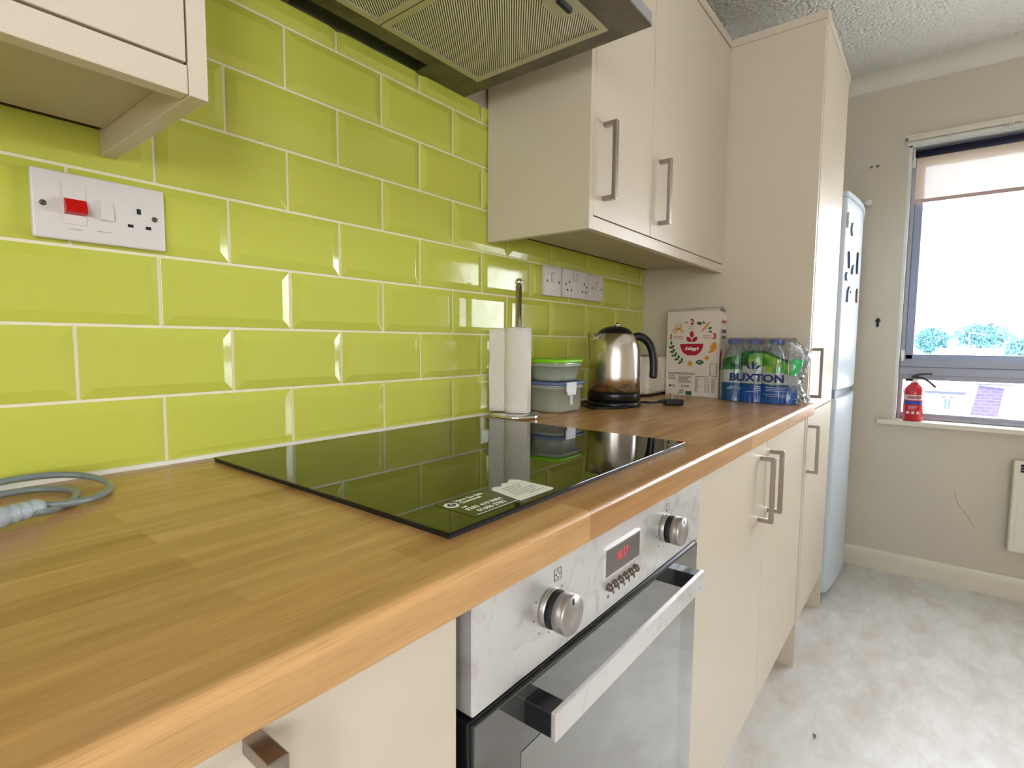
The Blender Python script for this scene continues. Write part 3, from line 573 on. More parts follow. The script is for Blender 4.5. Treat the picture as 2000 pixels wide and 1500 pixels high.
# paper towel stand and roll
tx, ty = 0.7445, -0.0885
t = thing('paper_towel_stand', 'chrome upright paper towel stand with ball finial beside the hob', 'stand', (tx, ty, 0))
bm = bmesh.new(); lathe(bm, [(0.061, 0.0005), (0.0645, 0.002), (0.0645, 0.008), (0.062, 0.0105), (0.010, 0.012)], (tx, ty, 0), n=64); obj('base', bm, CHROME, t)
px, py = tx + 0.005, ty - 0.004
bm = bmesh.new(); lathe(bm, [(0.0078, 0.0122), (0.0078, 0.325)], (px, py, 0), n=24); obj('pole', bm, mat('brushed_chrome', (205, 200, 196), 0.16, metal=1), t)
bm = bmesh.new(); lathe(bm, [(0.0096 * math.cos(R(a)), 0.3335 + 0.0096 * math.sin(R(a))) for a in range(-88, 89, 11)], (px, py, 0), n=28); obj('ball_finial', bm, CHROME, t)
def towel_mat():
    q = NT('embossed_paper'); b = q.b; b.inputs['Base Color'].default_value = srgb((240, 233, 222)); b.inputs['Roughness'].default_value = 0.95
    tc = q.new('ShaderNodeTexCoord'); mp = q.new('ShaderNodeMapping'); mp.inputs['Location'].default_value = (-0.74, 0.12, -0.12); q.link(tc.outputs['Object'], mp.inputs[0])
    w = q.new('ShaderNodeTexWave', Scale=52.0, wave_type='RINGS', rings_direction='SPHERICAL', Distortion=3.0, Detail=1.0); w.inputs['Detail Scale'].default_value = 0.25; q.link(mp.outputs[0], w.inputs['Vector'])
    bp = q.new('ShaderNodeBump', Strength=0.45, Distance=0.0012); q.link(w.outputs['Fac'], bp.inputs['Height']); q.link(bp.outputs[0], b.inputs['Normal'])
    return q.m
TOW = towel_mat()
t = thing('paper_towel_roll', 'nearly used white paper towel roll on the chrome stand', 'paper towel', (px, py, 0.0135))
bm = bmesh.new(); lathe(bm, [(0.0195, 0.0135), (0.0325, 0.0135), (0.0325, 0.2225), (0.0195, 0.2225), (0.0195, 0.0135)], (px, py, 0), n=48, cap0=False, cap1=False); rl = obj('roll', bm, TOW, t)
bm = bmesh.new(); lathe(bm, [(0.0165, 0.0128), (0.019, 0.0128), (0.019, 0.224), (0.0165, 0.224), (0.0165, 0.0128)], (px, py, 0), n=32, cap0=False, cap1=False); obj('cardboard_core', bm, mat('cardboard', (170, 140, 104), 0.9), t)
bm = bmesh.new(); A0 = math.atan2(-u_.y, 0); pts = []
for i in range(16):     # loose outer sheet: wraps the front of the roll, creases and swings back to the wall
    a = R(262 - i * 8.6); pts.append((px + 0.0333 * math.cos(a), py + 0.0333 * math.sin(a)))
e0 = pts[-1]; pts += [(e0[0] - 0.0012, e0[1] + 0.0025), (e0[0] - 0.0070, e0[1] + 0.0150), (e0[0] - 0.0125, e0[1] + 0.0270), (e0[0] - 0.0165, e0[1] + 0.0365)]
pts = [(p.x, p.y) for p in smooth_path([Vector((p[0], p[1], 0)) for p in pts], 3)]
n = len(pts); rows = []
for j in range(13):
    row = []
    for i, p in enumerate(pts):
        s = max(0, (i / n - 0.5) * 2); zz = 0.0145 + (0.2215 - 0.004 * s * s - 0.0145) * j / 12
        row.append(bm.verts.new((p[0] + 0.0012 * s * math.sin(j * 0.9), p[1], zz)))
    rows.append(row)
skin_rings(bm, rows, closed=False, cap0=False, cap1=False); o = obj('loose_sheet', bm, TOW, t); sd = o.modifiers.new('th', 'SOLIDIFY'); sd.thickness = 0.0006

# food boxes
def tub(name, label, cx, cy, z0, w0, d0, w1, d1, h, rot, wallm, lidm, lid_h, group, lidlabel, rc=0.034):
    t = thing(name, label, 'food container', (cx, cy, z0), group)
    M = Matrix.Rotation(rot, 4, 'Z'); c = Vector((cx, cy, 0))
    def rg(bm, w, d, z, r): return ring(bm, [c + M @ Vector((x, y, z)) for x, y in rrect(-w / 2, w / 2, -d / 2, d / 2, r, 7)])
    bm = bmesh.new()
    rs = [rg(bm, w0 - 0.016, d0 - 0.016, z0 + 0.0005, rc - 0.008), rg(bm, w0 - 0.004, d0 - 0.004, z0 + 0.003, rc - 0.002), rg(bm, w0, d0, z0 + 0.009, rc), rg(bm, w1 - 0.002, d1 - 0.002, z0 + h - 0.010, rc), rg(bm, w1 + 0.004, d1 + 0.004, z0 + h - 0.0095, rc), rg(bm, w1 + 0.004, d1 + 0.004, z0 + h - 0.006, rc), rg(bm, w1, d1, z0 + h - 0.0055, rc), rg(bm, w1, d1, z0 + h - 0.0005, rc)]
    skin_rings(bm, rs, cap1=False); obj('tub', bm, wallm, t)
    bm = bmesh.new(); rs = [rg(bm, w1 + 0.006, d1 + 0.006, z0 + h, rc), rg(bm, w1 + 0.010, d1 + 0.010, z0 + h + 0.002, rc + 0.002), rg(bm, w1 + 0.010, d1 + 0.010, z0 + h + lid_h - 0.002, rc + 0.002), rg(bm, w1 + 0.004, d1 + 0.004, z0 + h + lid_h, rc), rg(bm, w1 - 0.014, d1 - 0.014, z0 + h + lid_h + 0.0005, rc - 0.006), rg(bm, w1 - 0.020, d1 - 0.020, z0 + h + lid_h - 0.002, rc - 0.008)]
    skin_rings(bm, rs); obj('lid', bm, lidm, t, lidlabel)
    return t, c, M
PP = clear('frosted_polypropylene', (240, 246, 236), gloss=0.06, rough=0.14, haze=0.62, hazecol=(240, 244, 228))
GRL = mat('lime_lid_plastic', (142, 226, 22), 0.3, emis=None); BLL = mat('milky_blue_lid_plastic', (104, 122, 176), 0.3); MILK = mat('milky_clip_plastic', (222, 226, 226), 0.3)
t, c, M = tub('food_container', 'larger clear plastic food box with blue lid and side clips, bottom of the pair', 0.925, -0.0865, 0.0, 0.128, 0.116, 0.134, 0.122, 0.074, R(-3), PP, BLL, 0.008, 'plastic food boxes behind the paper towel', 'milky blue lid')
for X_, y_, w_ in ((-0.020, -0.0685, 0.044),):
    bm = bmesh.new(); 
    for f in ((X_ - w_ / 2, X_ + w_ / 2, -0.0705, -0.0675, 0.056, 0.0825), (X_ - w_ / 2 + 0.003, X_ + w_ / 2 - 0.003, -0.0715, -0.0685, 0.048, 0.060), (X_ + 0.004, X_ + 0.013, -0.0650, -0.0600, 0.022, 0.050)): box(bm, *f, bev=0.0012)
    bm.transform(Matrix.Translation(c) @ M); obj('clip', bm, MILK, t)
tub('food_container', 'smaller clear plastic food box with lime green lid, stacked on the blue lidded box', 0.925, -0.0855, 0.0828, 0.112, 0.100, 0.128, 0.114, 0.050, R(-2), PP, GRL, 0.009, 'plastic food boxes behind the paper towel', 'lime green lid')

# kettle
kx, ky = 1.1424, -0.1532
t = thing('kettle_stand', 'black round kettle power base with a cord ending in a three pin plug', 'kettle base', (kx, ky, 0))
bm = bmesh.new(); lathe(bm, [(0.078, 0.0006), (0.0808, 0.003), (0.0800, 0.011), (0.077, 0.0165), (0.05, 0.0175)], (kx, ky, 0), n=64); obj('power_base', bm, BLK, t)
bm = bmesh.new()
loop = [(kx + 0.06, ky + 0.052, 0.004), (kx + 0.01, ky + 0.092, 0.004), (kx - 0.06, ky + 0.086, 0.007), (kx - 0.105, ky + 0.050, 0.010), (kx - 0.125, ky + 0.010, 0.004), (kx - 0.110, ky - 0.030, 0.0035), (kx - 0.075, ky - 0.058, 0.0035), (kx - 0.050, ky - 0.068, 0.0035)]
tube(bm, smooth_path(loop), 0.0034, 10)
tube(bm, smooth_path([(kx + 0.076, ky - 0.02, 0.006), (1.228, -0.225, 0.007), (1.237, -0.245, 0.008), (1.246, -0.262, 0.010)]), 0.0034, 10); obj('cord', bm, BLK, t)
bm = bmesh.new(); pc = Vector((1.268, -0.288, 0)); M = Matrix.Translation(pc) @ Matrix.Rotation(math.atan2(-0.785, 0.62), 4, 'Z')
b2 = bmesh.new(); box(b2, -0.027, 0.027, -0.022, 0.022, 0.001, 0.0195, bev=0.004); box(b2, -0.044, -0.022, -0.007, 0.007, 0.006, 0.017, bev=0.003); b2.transform(M); pl = obj('plug', b2, BLK, t); bm.free()
for q in ((0.016, 0, 0.0016, 0.0032, 0.021), (-0.008, -0.011, 0.0018, 0.0030, 0.017), (-0.008, 0.011, 0.0018, 0.0030, 0.017)):
    b2 = bmesh.new(); box(b2, q[0] - q[2], q[0] + q[2], q[1] - q[3], q[1] + q[3], 0.0195, 0.0195 + q[4], bev=0.0006); b2.transform(M); obj('pin', b2, NICK, pl)
t = thing('kettle', 'polished stainless steel jug kettle with black lid and curved black handle', 'kettle', (kx, ky, 0.018))
bm = bmesh.new(); lathe(bm, [(0.0765, 0.0182), (0.0785, 0.020), (0.0780, 0.038), (0.0775, 0.0405)], (kx, ky, 0), n=64); obj('black_foot', bm, BLK, t)
bm = bmesh.new(); lathe(bm, [(0.0768, 0.0408), (0.0768, 0.09), (0.0762, 0.12), (0.0750, 0.145), (0.0730, 0.165), (0.0700, 0.181), (0.0655, 0.195), (0.0595, 0.206), (0.0530, 0.2135), (0.0505, 0.2160)], (kx, ky, 0), n=72); bd = obj('steel_body', bm, KSTEEL, t)
ir = Vector((r_.x, r_.y, 0)).normalized(); il = -ir; iv = Vector((-ir.y, ir.x, 0)) # image right / left, depth
K = Vector((kx, ky, 0))
bm = bmesh.new()   # spout beak
def sec(h, out, w):
    base = K + Vector((0, 0, h)); 
    return ring(bm, [base + il * 0.040 + iv * w, base + il * (out - 0.012) + iv * w * 0.72, base + il * out, base + il * (out - 0.012) - iv * w * 0.72, base + il * 0.040 - iv * w])
skin_rings(bm, [sec(0.118, 0.0745, 0.010), sec(0.145, 0.0765, 0.018), sec(0.170, 0.0775, 0.026), sec(0.192, 0.0785, 0.032), sec(0.2145, 0.0820, 0.036)], closed=True, smooth=True); obj('spout', bm, KSTEEL, t)
bm = bmesh.new(); lathe(bm, [(0.0515, 0.2165), (0.0510, 0.2180), (0.042, 0.2265), (0.030, 0.2325), (0.015, 0.2360), (0.0, 0.2365)], (kx, ky, 0), n=56, cap1=False); ld = obj('lid', bm, BLK, t)
bm = bmesh.new(); lathe(bm, [(0.0085, 0.235), (0.0095, 0.241), (0.0070, 0.2455), (0, 0.2470)], (kx + 0.004, ky - 0.004, 0), n=24, cap1=False); obj('lid_knob', bm, CHROME, ld)
bm = bmesh.new(); hp = [(0.052, 0.202), (0.070, 0.2065), (0.088, 0.200), (0.104, 0.183), (0.113, 0.160), (0.117, 0.135), (0.118, 0.110), (0.1175, 0.090), (0.117, 0.082)]
pts = smooth_path([K + ir * a + Vector((0, 0, b)) for a, b in hp], 6); nn = len(pts)
tube(bm, pts, [0.012 if i < nn - 4 else 0.012 * (1 - 0.12 * (i - nn + 5)) for i in range(nn)], 16); obj('handle', bm, BLK, t)
LOGO = mat('kettle_logo_grey', (92, 72, 70), 0.5)
lo = K + ir * 0.0 - iv * 0.0775 + Vector((0, 0, 0.052)); 
bm = bmesh.new(); prism(bm, circ(0.008, 0.003, 0.0052, n=18), K + (-iv) * 0.0775 + Vector((0, 0, 0.052)), ir, VZ, 0.0003); lg = obj('logo', bm, LOGO, bd)
text('lettering', 'Russell\nHobbs', 0.0105, K - iv * 0.0772 + ir * 0.026 + Vector((0, 0, 0.0575)), ir * 0.975 + iv * 0.22, VZ, LOGO, bd, depth=0.0005, bold=0.0003, sx=0.85)

# white toaster behind the kettle
t = thing('toaster', 'white toaster standing in the corner behind the kettle handle', 'toaster', (1.52, -0.1, 0))
bm = bmesh.new(); box(bm, 1.435, 1.630, -0.133, -0.018, 0.006, 0.141, bev=0.016, seg=4); bo = obj('body', bm, WPLAS2, t)
bm = bmesh.new(); box(bm, 1.408, 1.4345, -0.112, -0.030, 0.003, 0.143, bev=0.010, seg=3); en = obj('end_cap', bm, mat('glossy_white_plastic', (238, 232, 220), 0.3), t)
bm = bmesh.new(); box(bm, 1.4066, 1.409, -0.104, -0.066, 0.012, 0.020, bev=0.0008); obj('lever_slot', bm, BLKM, en)
sbox('groove', TXG, 1.4340, 1.4360, -0.150, -0.115, 0.0255, 0.0265, parent=bo); sbox('groove', TXG, 1.4340, 1.4360, -0.150, -0.115, 0.120, 0.121, parent=bo)
bm = bmesh.new(); box(bm, 1.47, 1.60, -0.102, -0.086, 0.1400, 0.1416); box(bm, 1.47, 1.60, -0.066, -0.050, 0.1400, 0.1416); obj('bread_slot', bm, BLKM, bo)
bm = bmesh.new(); box(bm, 1.46, 1.61, -0.125, -0.028, 0.0006, 0.006); obj('foot_frame', bm, BLKM, t)

# cereal box: face towards the camera side (-x); frame a runs -y, b runs z
CARD = mat('cereal_card', (226, 214, 198), 0.75); CARDI = mat('raw_card_inside', (112, 96, 84), 0.9); CRED = mat('cereal_red', (176, 14, 46), 0.6); CGRN = mat('cereal_green', (52, 96, 34), 0.6); CORG = mat('cereal_orange', (214, 146, 48), 0.6); CGRY = mat('cereal_grey_print', (120, 112, 106), 0.8); CDRK = mat('cereal_dark_print', (40, 36, 38), 0.8)
t = thing('cereal_box', 'open white corn flakes cereal box with a red bowl emblem beside the water pack', 'cereal box', (1.6, -0.23, 0))
cw, chh, cd = 0.190, 0.298, 0.062
CO = Vector((1.577, -0.137, 0.001)); ca = Vector((-0.03, -1, 0)).normalized(); cb = Vector((0.0, 0, 1)); cn = Vector((1, -0.03, 0)).normalized()   # along face, up, into depth
bm = bmesh.new()
def cpt(a, b, c): return CO + ca * a + cb * b + cn * c
for q in (((0, 0, 0), (cw, 0, 0), (cw, chh, 0), (0, chh, 0)), ((0, 0, cd), (cw, 0, cd), (cw, chh, cd), (0, chh, cd)), ((0, 0, 0), (0, 0, cd), (0, chh - 0.012, cd), (0, chh, 0)), ((cw, 0, 0), (cw, 0, cd), (cw, chh - 0.012, cd), (cw, chh, 0)), ((0, 0, 0), (cw, 0, 0), (cw, 0, cd), (0, 0, cd))):
    bm.faces.new(ring(bm, [cpt(*p) for p in q]))
bmesh.ops.remove_doubles(bm, verts=bm.verts, dist=1e-5); bd = obj('carton', bm, CARD, t); sd = bd.modifiers.new('th', 'SOLIDIFY'); sd.thickness = 0.0008; sd.offset = 0
bm = bmesh.new()
for q in (((0.004, chh, 0.0), (cw - 0.004, chh, 0.0), (cw - 0.010, chh + 0.012, 0.026), (0.012, chh + 0.009, 0.026)), ((0.002, chh, cd), (cw - 0.002, chh, cd), (cw - 0.004, chh + 0.016, 0.034), (0.020, chh + 0.011, 0.034))):
    bm.faces.new(ring(bm, [cpt(*p) for p in q]))
fl = obj('top_flap', bm, CARD, t); sd = fl.modifiers.new('th', 'SOLIDIFY'); sd.thickness = 0.0008
bm = bmesh.new(); bm.faces.new(ring(bm, [cpt(*p) for p in ((cw - 0.002, chh - 0.012, cd - 0.003), (cw - 0.002, chh - 0.004, 0.004), (cw - 0.016, chh + 0.008, 0.026), (cw - 0.012, chh + 0.010, 0.036))])); fl2 = obj('side_flap', bm, CARDI, t, 'grey brown inside of the open side flap'); sd = fl2.modifiers.new('th', 'SOLIDIFY'); sd.thickness = 0.0008
# printed face: crop pixel (x, y) -> face coordinates
def fc(x, y):
    a = (x - (165 - (y - 100) * 0.020)) / 788.0; b = 1 - (y - 92 - a * 45 * (y - 92) / 1260) / 1262.0
    return a * cw, b * chh
FO = CO - cn * 0.0008; UX, UY = ca, cb
def fpoly(bm, pts, mi=0, d=0.0003):
    pts = [fc(*p) for p in pts]; prism(bm, pts, FO, UX, UY, -d if UX.cross(UY).dot(cn) > 0 else d, mi)
bm = bmesh.new()
fpoly(bm, [(362, 580), (710, 580), (704, 622), (690, 664), (668, 700), (638, 732), (600, 755), (478, 755), (436, 730), (404, 698), (382, 660), (368, 620)])
def fleaf(bm, cx, cy, L, w, deg, mi): fpoly(bm, leafp(cx, cy, L, w, R(deg)), mi)
fleaf(bm, 538, 435, 108, 62, 90, 0); fleaf(bm, 497, 512, 108, 62, 48, 0); fleaf(bm, 582, 512, 108, 62, -48, 0)
for a in ((228, 560, 66, 30, 90), (215, 632, 62, 34, 20), (254, 618, 62, 34, 125), (232, 700, 62, 34, 15), (270, 676, 62, 34, 115), (258, 758, 64, 34, 0), (302, 730, 66, 34, 105), (305, 815, 66, 34, -12), (342, 778, 68, 34, 98), (362, 865, 66, 34, -25), (393, 818, 70, 34, 95)): fleaf(bm, *a, 1)
for a, b in (((228, 590), (250, 690)), ((250, 690), (300, 775)), ((300, 775), (365, 838)), ((365, 838), (432, 872))):
    dx, dy = b[0] - a[0], b[1] - a[1]; l = math.hypot(dx, dy); nx, ny = -dy / l * 3, dx / l * 3; fpoly(bm, [(a[0] - nx, a[1] - ny), (b[0] - nx, b[1] - ny), (b[0] + nx, b[1] + ny), (a[0] + nx, a[1] + ny)], 1)
fleaf(bm, 648, 272, 86, 46, 12, 1); fleaf(bm, 712, 262, 50, 28, 60, 1); fleaf(bm, 802, 348, 62, 34, -18, 1); fleaf(bm, 810, 400, 56, 32, 25, 1); fleaf(bm, 660, 860, 130, 72, 2, 1); fleaf(bm, 452, 256, 60, 16, -2, 1)
# tractor, rolling pin, hand, flowers in orange
def wheel(cx, cy, r, r2):
    for k in range(14):
        a0, a1 = 2 * PI * k / 14, 2 * PI * (k + 1) / 14
        fpoly(bm, [(cx + r * math.cos(a0), cy + r * math.sin(a0)), (cx + r * math.cos(a1), cy + r * math.sin(a1)), (cx + r2 * math.cos(a1), cy + r2 * math.sin(a1)), (cx + r2 * math.cos(a0), cy + r2 * math.sin(a0))], 2)
wheel(280, 378, 34, 21); wheel(388, 382, 26, 15)
for q in ([(300, 340), (380, 320), (384, 352), (348, 366), (318, 374)], [(365, 272), (382, 268), (386, 280), (378, 320), (368, 322)], [(286, 286), (340, 282), (340, 290), (286, 294)], [(290, 290), (298, 290), (292, 345), (284, 345)], [(330, 286), (338, 286), (342, 330), (334, 330)],
          [(688, 372), (770, 262), (792, 284), (706, 388)], [(672, 398), (690, 378), (698, 386), (680, 404)], [(778, 268), (798, 252), (810, 262), (792, 282)],
          [(876, 548), (902, 600), (896, 650), (862, 700), (810, 722), (768, 722), (790, 700), (812, 676), (810, 622), (832, 582)]): fpoly(bm, q, 2)
for cx, cy, r, n_ in ((518, 880, 46, 8), (762, 795, 42, 4)):
    fpoly(bm, [(cx + (r if k % 2 == 0 else r * 0.62) * math.cos(PI * k / n_), cy + (r if k % 2 == 0 else r * 0.62) * math.sin(PI * k / n_)) for k in range(2 * n_)], 2)
random.seed(2)
def bars(x0, x1, y0, y1, dy, th, mi=3, jit=0.3):
    y = y0
    while y < y1:
        e = x1 - (x1 - x0) * random.uniform(0, jit); fpoly(bm, [(x0, y), (e, y + (e - x0) * 0.03), (e, y + (e - x0) * 0.03 + th), (x0, y + th)], mi); y += dy
bars(262, 415, 457, 500, 28, 7, 0, 0.1); bars(700, 818, 457, 500, 28, 7, 0, 0.35); bars(478, 590, 318, 360, 26, 6, 3, 0.25)
bars(185, 640, 1008, 1045, 13, 6, 3, 0.2); bars(190, 315, 1058, 1120, 22, 9, 3, 0.3); bars(345, 570, 1068, 1160, 13, 6, 3, 0.4); bars(595, 785, 1072, 1084, 13, 8, 3, 0.1)
bars(595, 650, 1100, 1320, 14, 6, 3, 0.6); bars(735, 765, 1105, 1320, 14, 6, 3, 0.4); bars(775, 800, 1105, 1320, 14, 6, 3, 0.4); bars(830, 885, 1105, 1320, 14, 6, 3, 0.3)
fpoly(bm, [(200, 1200), (235, 1200), (235, 1228), (200, 1228)], 4); bars(245, 300, 1200, 1230, 12, 6, 3, 0.3)
fpoly(bm, [(455, 1300), (545, 1303), (545, 1365), (455, 1360)], 1); bars(360, 430, 1280, 1335, 14, 8, 3, 0.2)
for x in (392, 440, 480): fpoly(bm, [(x, 1212), (x + 24, 1212), (x + 24, 1240), (x, 1240)], 3)
for q in ([(808, 882), (910, 886), (910, 892), (808, 888)], [(808, 1066), (906, 1072), (906, 1078), (808, 1072)], [(808, 882), (814, 882), (814, 1072), (808, 1072)], [(904, 886), (910, 886), (906, 1078), (900, 1078)]): fpoly(bm, q, 4)
obj('printed_artwork', bm, [CRED, CGRN, CORG, CGRY, CDRK], bd)
def ft(s, x, y, size, m, **k):
    a, b = fc(x, y); return text('lettering', s, size, FO + UX * a + UY * b - cn * 0.0004, UX, UY, m, bd, depth=0.0003, **k)
ft('1', 222, 470, 0.027, CRED, bold=0.0009); ft('2', 543, 250, 0.027, CRED, bold=0.0009); ft('3', 867, 474, 0.027, CRED, bold=0.0009)
ft("Kellogg's", 536, 652, 0.0155, mat('cereal_white_print', (240, 236, 228), 0.6), shear=0.45, bold=0.0006, sx=0.88)
ft('BIO', 658, 858, 0.006, CARD, bold=0.0002)
# side face (towards -y)
SO = CO + ca * (cw + 0.0008); sX, sY = cn, cb
text('lettering', "Kellogg's", 0.015, SO + sX * 0.030 + sY * 0.262, sX, sY, CRED, bd, depth=0.0003, shear=0.4, bold=0.0004, sx=0.9)
text('lettering', 'CORN', 0.017, SO + sX * 0.032 + sY * 0.228, sX, sY, CDRK, bd, depth=0.0003, bold=0.0006); text('lettering', 'FLAKES', 0.014, SO + sX * 0.032 + sY * 0.208, sX, sY, CDRK, bd, depth=0.0003, bold=0.0005, sx=0.9)
bm = bmesh.new(); prism(bm, [(0.0, 0.09), (0.012, 0.10), (0.014, 0.14), (0.026, 0.16), (0.020, 0.172), (0.006, 0.16), (0, 0.15)], SO, sX, sY, 0.0003 if sX.cross(sY).dot(ca) > 0 else -0.0003); obj('red_side_print', bm, CRED, bd)

# bottled water pack
BTL = clear('bottle_plastic', (232, 240, 244), gloss=0.12, rough=0.05, haze=0.12, hazecol=(206, 218, 222)); CAPB = mat('blue_bottle_cap', (70, 92, 168), 0.4)
BY = [-0.379, -0.443, -0.506]; bi = 0
PXF = 1.510
for ri, bx in enumerate((PXF + 0.034, PXF + 0.098)):
    for k, by in enumerate(BY):
        t = thing('water_bottle', 'blue capped water bottle in the pack, %s row, %s' % (('front', 'back')[ri], ('nearest the cereal box', 'middle one', 'furthest from the cereal box')[k]), 'bottle', (bx, by, 0.001), 'bottles in the water pack')
        bm = bmesh.new(); lathe(bm, [(0.024, 0.002), (0.030, 0.006), (0.0305, 0.06), (0.0295, 0.066), (0.0305, 0.072), (0.0305, 0.135), (0.029, 0.150), (0.023, 0.166), (0.015, 0.178), (0.0135, 0.182), (0.0135, 0.186)], (bx, by, 0), n=28); obj('bottle_body', bm, BTL, t)
        bm = bmesh.new(); prof = [(0.0150, 0.1865), (0.0165, 0.188), (0.0165, 0.200), (0.0150, 0.2025), (0, 0.203)]; lathe(bm, prof, (bx, by, 0), n=28, cap1=False); obj('cap', bm, CAPB, t)
FG1 = mat('film_dark_green', (14, 66, 50), 0.28, coat=0.6, mott=(38, (40, 120, 52), 0.42, 0.62)); FG2 = mat('film_bright_green', (58, 142, 48), 0.28, coat=0.6, mott=(46, (150, 178, 66), 0.45, 0.68)); FSIL = mat('film_silver_white', (176, 182, 178), 0.30, coat=0.6, mott=(30, (146, 158, 158), 0.4, 0.7)); FTEAL = mat('film_teal_blue', (8, 74, 112), 0.28, coat=0.6, mott=(24, (14, 78, 132), 0.4, 0.6)); FBLU = mat('film_deep_blue', (12, 56, 136), 0.28, coat=0.6, mott=(24, (22, 92, 180), 0.4, 0.65))
FCLR = clear('clear_film', (246, 248, 250), gloss=0.07, rough=0.08, haze=0.05, crinkle=(60, 0.6))
t = thing('water_pack_wrap', 'torn printed shrink wrap of a mineral water multipack with green hill and blue base', 'packaging', (1.57, -0.45, 0))
y0w, y1w = -0.338, -0.575      # left and right edges of the printed front
def bulge(y):
    s = 0
    for by in BY: s = max(s, math.sqrt(max(0, 0.0318 ** 2 - (y - by) ** 2)))
    return 0.35 * s + 0.65 * 0.0318
def hill(s):  # height of the green top edge over s = 0..1 along the front
    pts = [(0, 0.132), (0.12, 0.141), (0.25, 0.150), (0.36, 0.163), (0.46, 0.168), (0.60, 0.166), (0.70, 0.158), (0.80, 0.147), (0.90, 0.137), (0.97, 0.131), (1.0, 0.124)]
    for (a, ha), (b, hb) in zip(pts, pts[1:]):
        if a <= s <= b: return ha + (hb - ha) * (s - a) / (b - a)
    return pts[-1][1]
bm = bmesh.new(); NI, NJ = 150, 100; rows = []
HT = 0.176
for j in range(NJ + 1):
    row = []
    z = 0.0015 + HT * j / NJ
    for i in range(NI + 1):
        s = i / NI; y = y0w + (y1w - y0w) * s
        # rounded ends wrap back
        ex = 0.0
        if s < 0.10: ex = 0.030 * (1 - math.sin(PI / 2 * s / 0.10)); 
        if s > 0.88: ex = 0.016 * ((s - 0.88) / 0.12) ** 2
        nzv = noise.noise(Vector((y * 30, z * 30, 3))) * 0.0022 + noise.noise(Vector((y * 130, z * 16, 8))) * 0.0011
        top = 0.010 * max(0, (z - 0.13) / 0.048) ** 1.5
        row.append(bm.verts.new((PXF + 0.0335 - bulge(y) + ex + nzv + top, y, z)))
    rows.append(row)
for j in range(NJ):
    for i in range(NI):
        s = (i + 0.5) / NI; z = 0.0015 + HT * (j + 0.5) / NJ
        h = hill(s); wob = noise.noise(Vector((s * 9, 0, 1))) * 0.004
        g0 = 0.100 + 0.006 * math.sin(s * 5) + wob + (0.012 * (s > 0.33 and s < 0.62)) ; b1 = 0.061 + wob * 0.6
        if z > h: mi = 0
        elif z > g0: mi = 2 if (s > 0.42 and z < h - 0.006 - 0.02 * abs(s - 0.7)) else 1
        elif z > b1: mi = 3
        elif z > 0.052 or s < 0.3: mi = 4
        else: mi = 5
        f = bm.faces.new((rows[j][i], rows[j][i + 1], rows[j + 1][i + 1], rows[j + 1][i])); f.material_index = mi; f.smooth = True
fp = obj('printed_front', bm, [FCLR, FG1, FG2, FSIL, FTEAL, FBLU], t)
NVY = mat('water_brand_navy', (22, 40, 112), 0.4); WHT = mat('water_print_white', (200, 214, 226), 0.5)
fx = PXF + 0.0335 - 0.0330
def wt_(s, a, z, size, m, **k): return text('lettering', s, size, (fx - 0.0012, y0w + (y1w - y0w) * a, z), (0, -1, 0), VZ, m, fp, depth=0.0005, **k)
wt_('BUXTON', 0.525, 0.0790, 0.0335, NVY, bold=0.0010, sx=1.16, space=1.02)
wt_('NATURAL\nMINERAL WATER', 0.24, 0.046, 0.0055, WHT, bold=0.0001); wt_('From\nNestle\nWaters', 0.545, 0.047, 0.0065, WHT, bold=0.0002)
bm = bmesh.new()
for i, (a, b) in enumerate(((0.64, 0.90), (0.66, 0.88), (0.64, 0.90), (0.40, 0.56), (0.62, 0.92), (0.66, 0.90))): prism(bm, [(a * 0.237, 0), (b * 0.237, 0), (b * 0.237, 0.0012), (a * 0.237, 0.0012)], (fx - 0.0012, y0w, 0.0515 - i * 0.0055), (0, -1, 0), VZ, 0.0003)
obj('small_print', bm, WHT, fp)
bm = bmesh.new()     # leaf-spray emblem over the name
for deg, L_, w_, mi in ((90, 0.030, 0.0075, 0), (112, 0.024, 0.006, 1), (68, 0.024, 0.006, 1), (134, 0.020, 0.0055, 0), (46, 0.020, 0.0055, 0)):
    cxx, cyy = 0.114 + (0.016) * math.cos(R(deg)) * 1.3, 0.098 + 0.022 * math.sin(R(deg)); prism(bm, leafp(cxx, cyy, L_, w_, R(deg)), (fx - 0.0012, y0w, 0), (0, -1, 0), VZ, 0.0004, mi)
obj('leaf_emblem', bm, [NVY, mat('emblem_silver', (150, 158, 156), 0.4)], fp)
bm = bmesh.new()     # clear film over the top and the empty right-hand end
rows = []
for j in range(13):
    a = PI * j / 12; row = []
    for i in range(41):
        s = i / 40; y = -0.345 - 0.21 * s; ww = 0.058 * math.cos(a)
        row.append(bm.verts.new((PXF + 0.066 - ww, y, 0.178 + 0.030 * math.sin(a) ** 0.6 + 0.002 * noise.noise(Vector((y * 60, a * 3, 0))))))
    rows.append(row)
skin_rings(bm, rows, closed=False, cap0=False, cap1=False); obj('top_film', bm, FCLR, t)
